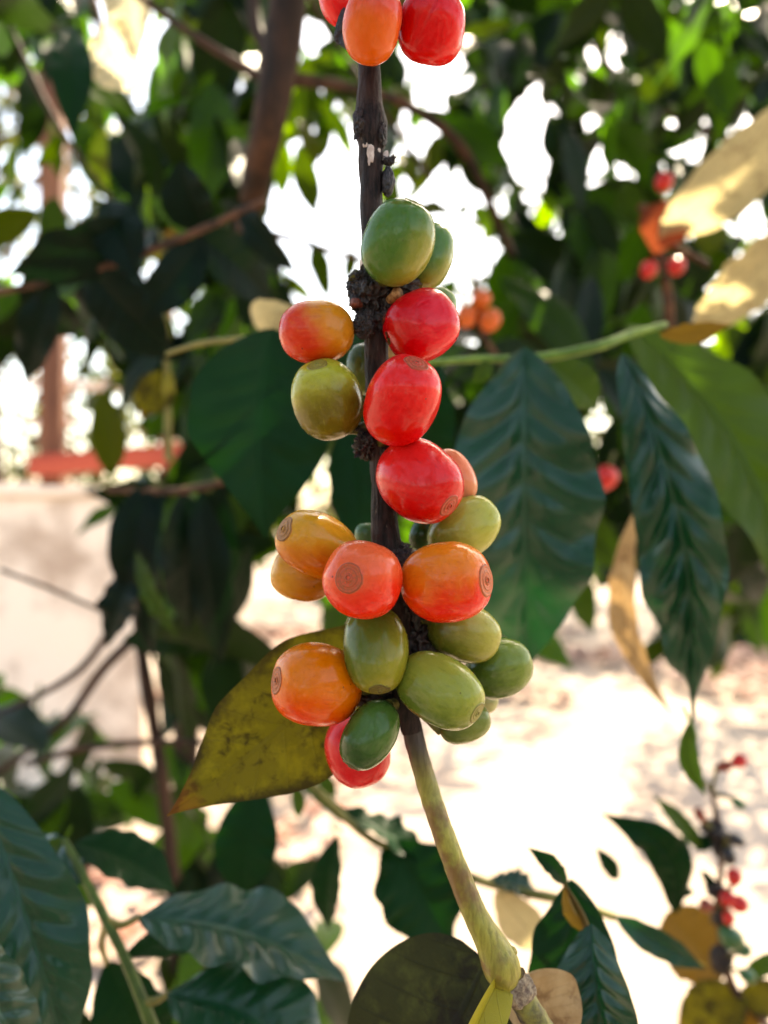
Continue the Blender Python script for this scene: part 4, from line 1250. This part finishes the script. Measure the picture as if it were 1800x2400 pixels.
add_leaf(t, (320, 1290, .48), (420, 1500, .48), 22, M['leaf_mid'], roll=30, nu=50, nv=17, fold=0.3, bend=0.1, wave=.4, seed=331)
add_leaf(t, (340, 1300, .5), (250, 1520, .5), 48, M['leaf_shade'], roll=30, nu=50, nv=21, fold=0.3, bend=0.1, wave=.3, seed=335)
t = bpy.data.objects['coffee_twig.002']
add_leaf(t, (205, 2072, .275), (20, 2010, .30), 60, M['leaf_teal'], roll=30, nu=60, nv=25, fold=0.3, bend=0.12, wave=.3, rib=.05, seed=341)
add_leaf(t, (290, 2245, .268), (560, 2190, .31), 48, M['leaf_deep'], roll=-30, nu=60, nv=25, fold=0.3, bend=0.12, wave=.3, rib=.05, seed=342)
# left edge leaves
t = twig('dark stem just outside the left edge carrying two big teal leaves', [[(-260, 1700, .24, 26), (-200, 2100, .24, 28), (-180, 2500, .24, 30)]], M['twig_olive'], TG)
add_leaf(t, (-60, 1820, .235), (170, 2560, .22), 118, M['leaf_teal'], roll=10, label='large dark teal leaf along the left edge', nu=90, nv=31, fold=0.25, bend=0.05, side=0.03, wave=0.22, nwave=5, rib=0.08, nrib=10, seed=51)
add_leaf(t, (-120, 2180, .2), (60, 2560, .2), 90, M['leaf_teal'], roll=-30, label='shiny green leaf in the bottom left corner', nu=60, nv=25, fold=0.3, bend=0.1, wave=0.3, rib=.1, seed=52)
# dark leaf below the olive leaf
t = twig('short dark twig with a hanging leaf under the olive leaf', [[(640, 1800, .36, 12), (720, 1830, .35, 16), (860, 1960, .35, 18), (1000, 2020, .35, 20), (1180, 2080, .34, 22), (1330, 2112, .33, 22), (1440, 2150, .33, 18)]], M['twig_olive'], TG)
add_leaf(t, (600, 1838, .36), (560, 2120, .35), 72, M['leaf_deep'], roll=10, nu=50, nv=21, fold=0.3, bend=0.05, seed=61)
add_leaf(t, (905, 1975, .35), (1060, 2220, .34), 105, M['leaf_deep'], roll=-10, label='dark green wavy leaf behind the yellow green stem', nu=60, nv=25, fold=0.3, bend=0.05, wave=.3, seed=62)
add_leaf(t, (1010, 2030, .35), (760, 1900, .36), 46, M['leaf_deep'], roll=50, nu=60, nv=21, fold=0.3, bend=0.1, wave=.4, seed=63)
add_leaf(t, (790, 1960, .36), (770, 2180, .36), 40, M['leaf_deep'], roll=30, nu=50, nv=21, fold=0.3, seed=64)
add_leaf(t, (1260, 2100, .34), (1145, 2060, .34), 34, M['leaf_teal'], roll=40, nu=50, nv=21, fold=0.4, bend=0.1, wave=.4, seed=65)
add_leaf(t, (1160, 2090, .34), (1300, 2230, .33), 50, M['leaf_beige'], roll=20, label='greyish pale underside of a leaf below the twig', nu=50, nv=21, fold=0.2, seed=66)
add_leaf(t, (1440, 2145, .33), (1655, 2272, .32), 34, M['leaf_teal'], roll=20, label='narrow teal leaf pointing down to the right', nu=60, nv=21, fold=0.4, bend=0.04, seed=67)
add_leaf(t, (1440, 2150, .34), (1660, 2262, .34), 26, M['leaf_yellow'], roll=60, nu=50, nv=17, fold=0.4, bend=0.04, seed=68)
for i, (x, y, x2, y2, w_) in enumerate([(700, 1835, 760, 1880, 18), (690, 1840, 700, 1920, 18), (730, 1860, 800, 1900, 16), (760, 1880, 830, 1925, 16), (745, 1800, 790, 1870, 18), (680, 1800, 720, 1850, 15)]):
    add_leaf(t, (x, y, .37), (x2, y2, .37), w_, M['leaf_mid'], roll=15 * i - 40, nu=30, nv=13, fold=.2, seed=70 + i)
# lower right: two near leaves beside the dry one
t = twig('slender twig with folded glossy leaves right of the stem fork', [[(1322, 2072, .225, 8), (1345, 2110, .222, 12), (1372, 2165, .218, 16), (1392, 2230, .215, 18), (1405, 2320, .212, 18), (1418, 2440, .21, 20)]], M['leaf_brown'], TG)
add_leaf(t, (1338, 2060, .235), (1330, 2520, .225), 105, M['leaf_deep'], roll=-16, label='dark green leaf with a grey sheen beside the dry tan leaf', nu=80, nv=29, fold=0.35, bend=0.06, wave=0.15, nwave=4, rib=0.06, nrib=8, seed=81)
add_leaf(t, (1385, 2165, .213), (1462, 2560, .200), 98, M['leaf_teal'], roll=24, label='glossy green leaf folded over, with pale ribs', nu=90, nv=31, fold=0.45, bend=0.12, wave=0.3, nwave=4, rib=0.12, nrib=8, seed=82)
add_leaf(t, (1325, 2075, .226), (1400, 2200, .218), 26, M['leaf_brown'], roll=60, nu=40, nv=17, fold=0.7, bend=0.1, seed=83)
add_leaf(t, (1330, 2075, .24), (1235, 1985, .24), 22, M['leaf_deep'], roll=20, nu=40, nv=17, fold=0.3, bend=0.15, seed=84)
# dark ragged leaf against the bright ground
t = twig('dark ragged curved leaf on a thin twig against the bright ground', [[(1590, 2120, .42, 12), (1562, 2060, .42, 12), (1520, 1990, .42, 8)]], M['twig_olive'], TG)
add_leaf(t, (1585, 2140, .42), (1405, 1905, .42), 52, M['leaf_deep'], roll=-20, label='dark ragged leaf bending to the left', nu=70, nv=25, fold=0.3, bend=0.02, side=-0.26, wave=0.45, nwave=3.5, rib=.08, seed=91, twist=.6)
add_leaf(t, (1450, 2062, .42), (1393, 1983, .42), 20, M['leaf_deep'], roll=10, nu=40, nv=17, fold=.3, seed=92)
add_leaf(t, (1555, 2085, .42), (1632, 2090, .42), 15, M['leaf_deep'], roll=10, nu=30, nv=13, fold=.3, seed=93)
# thin hanging leaf under the glossy one
t = twig('narrow green leaf hanging below the big glossy leaf at right', [[(1600, 1655, .30, 6), (1622, 1700, .30, 9), (1630, 1730, .30, 9)]], M['twig_green'], TG)
add_leaf(t, (1618, 1690, .30), (1655, 1868, .30), 24, M['leaf_mid'], roll=20, nu=50, nv=17, fold=.5, bend=.05, side=-.08, seed=94)
# upper right pale leaf with russet base, and others
t = twig('brown twig with a large pale beige leaf in the upper right corner', [[(1500, 480, .62, 18), (1560, 560, .62, 16), (1660, 620, .62, 14)], [(1540, 540, .62, 14), (1560, 650, .62, 22), (1575, 800, .64, 24)]], M['twig_brown'], TG)
add_leaf(t, (1545, 565, .60), (1880, 200, .52), 95, M['leaf_beige'], roll=35, label='large pale beige leaf, sunlit', nu=60, nv=25, fold=0.2, bend=0.08, seed=96, rib=.03)
add_leaf(t, (1590, 470, .60), (1530, 600, .60), 60, M['leaf_russet'], roll=10, label='russet red leaf at the base of the pale one', nu=40, nv=17, fold=0.2, seed=97)
add_leaf(t, (1620, 780, .60), (1860, 500, .56), 80, M['leaf_beige'], roll=40, nu=60, nv=25, fold=0.2, bend=0.08, seed=98, rib=.03)
# upper left pale leaf
t = twig('pale overlit leaf on a dark twig at upper left', [[(200, -60, .62, 22), (230, 40, .62, 18), (236, 110, .62, 14)]], M['twig_brown'], TG)
add_leaf(t, (236, 60, .62), (340, 215, .60), 78, M['leaf_overlit'], roll=30, label='large overlit leaf, almost white from painted sun', nu=60, nv=25, fold=0.2, bend=0.08, wave=.3, seed=99)
add_leaf(t, (290, -60, .62), (330, 130, .60), 55, M['leaf_overlit'], roll=10, nu=60, nv=25, fold=0.2, bend=0.08, wave=.3, seed=100)
add_leaf(t, (165, 60, .60), (170, 330, .58), 48, M['leaf_deep'], roll=0, nu=50, nv=21, fold=0.3, seed=101)
# thin brown stem left with yellow pods
t = twig('thin upright olive stem with small yellow leaves left of centre', [[(395, 1080, .5, 20), (392, 900, .5, 16), (388, 640, .5, 12), (375, 540, .5, 9)]], M['twig_olive'], TG)
add_leaf(t, (392, 860, .5), (398, 960, .5), 14, M['leaf_yellow'], nu=30, nv=11, fold=.3, seed=111)
add_leaf(t, (385, 545, .5), (425, 565, .5), 16, M['leaf_brown'], nu=30, nv=11, fold=.3, seed=112)
add_leaf(t, (390, 600, .5), (330, 590, .5), 12, M['leaf_yellow'], nu=30, nv=11, fold=.3, seed=113)
add_leaf(t, (392, 870, .5), (330, 980, .5), 45, M['leaf_olive'], nu=40, nv=15, fold=.3, seed=114)

# ------------------------------------------------------------------ distant berries and their twigs
def small_fruit_mat(name, col):
    k = NT(name)
    n1 = k.noise(k.obj(), 200.0, 3.0)
    c = k.mix(n1, tuple(x * 0.75 for x in col), tuple(min(1, x * 1.25) for x in col))
    return k.done(k.pbsdf(c, 0.3, 0.5, Subsurface_Weight=0.2, Subsurface_Radius=(1, .4, .15), Subsurface_Scale=0.002))


SM = {'red': small_fruit_mat('far red berry', (0.55, 0.010, 0.008)), 'orange': small_fruit_mat('far orange berry', (0.60, 0.10, 0.008)),
      'green': small_fruit_mat('far green berry', (0.03, 0.10, 0.025)), 'black': small_fruit_mat('far black berry', (0.010, 0.006, 0.008)), 'brown': small_fruit_mat('far brown berry', (0.22, 0.03, 0.012))}


def berry(px, py, d, sl, ss, ang, col, label, anchor, group):
    loc = P(px, py, d)
    t = empty('coffee_cherry', loc, label, 'cherry', group)
    k = d / F
    n = 28
    th = np.linspace(0.001, math.pi - 0.001, n)[:, None] * np.ones((1, 36))
    ph = np.ones((n, 1)) * np.linspace(0, 2 * math.pi, 36, endpoint=False)[None, :]
    s = np.stack([np.sin(th) * np.cos(ph), np.sin(th) * np.sin(ph), np.cos(th)], -1).reshape(-1, 3)
    v = s * (1 + 0.03 * fbm(s * 2 + px, 2, 3))[:, None] * np.array([ss * k, ss * k, sl * k])
    v[:, :2] *= (1 + 0.12 * v[:, 2:3] / (sl * k))
    a = math.radians(ang) - math.pi / 2
    v = np.stack([v[:, 0] * math.cos(a) - v[:, 2] * math.sin(a), v[:, 1], v[:, 0] * math.sin(a) + v[:, 2] * math.cos(a)], -1)
    mesh_obj('fruit_skin', v + np.array(loc), grid_faces(n, 36, True)[:, ::-1], SM[col], t)
    e = (v[-1] + np.array(loc)) if False else np.array(loc) - np.array([math.cos(math.radians(ang)), 0, math.sin(math.radians(ang))]) * sl * k * .9
    q = np.array(P(*anchor))
    tube('stalk', [(*e, .0012), (*((e + q) / 2), .0011), (*q, .0014)], M['stalk_green'], t, 8, 8)
    tip = np.array(loc) + np.array([math.cos(math.radians(ang)), 0, math.sin(math.radians(ang))]) * sl * k * .985
    lump('calyx_scar', 0, 0, .17, 1, 1, 1, M['scar_dark'], None, 3, .2, 3, n=10) if False else None
    return t


BD = .44
t = twig('thin brown coffee twig laden with small cherries at the lower right', [[(1668, 1855, BD, 10), (1678, 1900, BD, 14), (1684, 1960, BD, 18), (1690, 2030, BD, 14), (1682, 2110, BD, 18), (1690, 2190, BD, 18), (1700, 2260, BD, 22), (1722, 2320, BD, 20), (1768, 2372, BD, 20), (1840, 2450, BD, 20)]], M['twig_brown'], TG)
lump('knot', 1674, 1945, BD, 26, 22, 22, M['node'], t, 201, .5, 2.5, n=30)
lump('knot', 1695, 1990, BD, 24, 26, 20, M['node'], t, 202, .5, 2.5, n=30)
lump('knot', 1676, 2085, BD, 22, 18, 20, M['node'], t, 203, .5, 2.5, n=30)
lump('knot', 1688, 2140, BD, 20, 26, 20, M['node'], t, 204, .5, 2.5, n=30)
lump('knot', 1690, 2250, BD, 22, 30, 20, M['node'], t, 205, .5, 2.5, n=30)
add_leaf(t, (1650, 1990, BD), (1528, 1862, BD), 26, M['leaf_mid'], roll=40, label='greyish green narrow leaf', nu=50, nv=17, fold=.2, side=.08, seed=121)
add_leaf(t, (1665, 1960, BD), (1628, 1995, BD), 18, M['leaf_deep'], nu=30, nv=13, fold=.2, seed=122)
add_leaf(t, (1676, 2080, BD), (1640, 2035, BD), 12, M['leaf_deep'], nu=30, nv=13, fold=.2, seed=123)
add_leaf(t, (1560, 2140, .48), (1690, 2300, .47), 85, M['leaf_brown'], roll=-20, label='yellow brown leaf with a ragged outline', nu=60, nv=25, fold=.2, bend=.05, seed=124, blunt=.6)
add_leaf(t, (1740, 2330, BD), (1590, 2420, BD), 62, M['leaf_olive'], roll=10, nu=50, nv=21, fold=.2, seed=125, blunt=.6)
add_leaf(t, (1730, 2330, BD), (1850, 2340, BD), 42, M['leaf_olive'], roll=10, nu=50, nv=21, fold=.2, seed=126)
add_leaf(t, (1780, 2380, BD), (1690, 2430, BD), 40, M['leaf_brown'], roll=10, nu=50, nv=21, fold=.2, seed=127)
add_leaf(t, (1740, 2290, BD), (1840, 2230, BD), 22, M['leaf_mid'], roll=10, nu=40, nv=17, fold=.2, seed=128)
GR = 'small cherries on the lower right twig'
for a in [
    (1621, 1789, 19, 13, -40, 'black', 'small black cherry far out to the left of the narrow hanging leaf at lower right', (1668, 1855)),
    (1732, 1784, 19, 16, 20, 'red', 'red cherry on a long dark stalk, highest on the lower right twig', (1676, 1800)),
    (1698, 1796, 20, 13, 15, 'brown', 'dark brown cherry joined to the highest red one of the lower right twig', (1668, 1855)),
    (1730, 1882, 20, 12, -35, 'green', 'small green cherry standing out right of the upper lower right twig', (1680, 1860)),
    (1641, 1910, 20, 12, 120, 'brown', 'reddish brown cherry standing up left of the dark knot', (1672, 1945)),
    (1726, 1968, 22, 14, -30, 'black', 'black cherry stretching right from the dark knot', (1695, 1985)),
    (1708, 2006, 22, 17, -80, 'black', 'black cherry hanging under the dark knot', (1695, 1980)),
    (1721, 2056, 21, 18, 80, 'red', 'bright red cherry, top one of the red cluster at lower right', (1695, 2100)),
    (1731, 2118, 23, 20, -10, 'red', 'bright red cherry, rightmost of the red cluster at lower right', (1690, 2110)),
    (1705, 2106, 20, 18, 40, 'red', 'bright red cherry in the middle of the red cluster at lower right', (1685, 2120)),
    (1708, 2150, 18, 14, -80, 'red', 'smaller red cherry at the bottom of the red cluster at lower right', (1690, 2130)),
    (1656, 2122, 18, 15, 150, 'brown', 'brownish red cherry left of the red cluster at lower right', (1682, 2130)),
    (1713, 2197, 32, 25, -40, 'green', 'large green cherry just below the red cluster at lower right', (1690, 2170)),
    (1744, 2228, 18, 15, 20, 'green', 'small dark green cherry right of the large green one at lower right', (1700, 2240)),
    (1751, 2287, 22, 16, -30, 'green', 'green cherry lowest on the lower right twig', (1705, 2265)),
]:
    berry(a[0], a[1], BD - .012, a[2], a[3], a[4], a[5], a[6], (*a[7], BD), GR)
t = twig('dark twig with three blurred orange cherries right of the cracked red one', [[(1090, 600, .56, 12), (1118, 680, .56, 14), (1122, 760, .56, 14), (1180, 860, .56, 12)]], M['twig_brown'], TG)
for px, py, r_, lb in [(1128, 703, 25, 'topmost of three blurred orange cherries'), (1093, 742, 27, 'left one of three blurred orange cherries'), (1148, 750, 28, 'right one of three blurred orange cherries')]:
    berry(px, py, .55, r_, r_ * .92, 80, 'orange', lb + ' right of the branch', (1120, 725, .56), 'orange cherries on the twig behind')
for px, py, r_, col, lb, an in [(1556, 427, 23, 'red', 'blurred red cherry just above the russet leaf', (1560, 480, .62)), (1520, 632, 22, 'red', 'blurred red cherry left of the dark stem under the russet leaf', (1555, 640, .62)),
                           (1585, 625, 22, 'red', 'blurred red cherry right of the dark stem under the russet leaf', (1562, 640, .62)), (1420, 1120, 30, 'red', 'blurred red cherry between the two large hanging leaves', (1440, 1060, .62))]:
    berry(px, py, .60, r_, r_ * .9, 70, col, lb, an, 'red cherries in the background foliage')
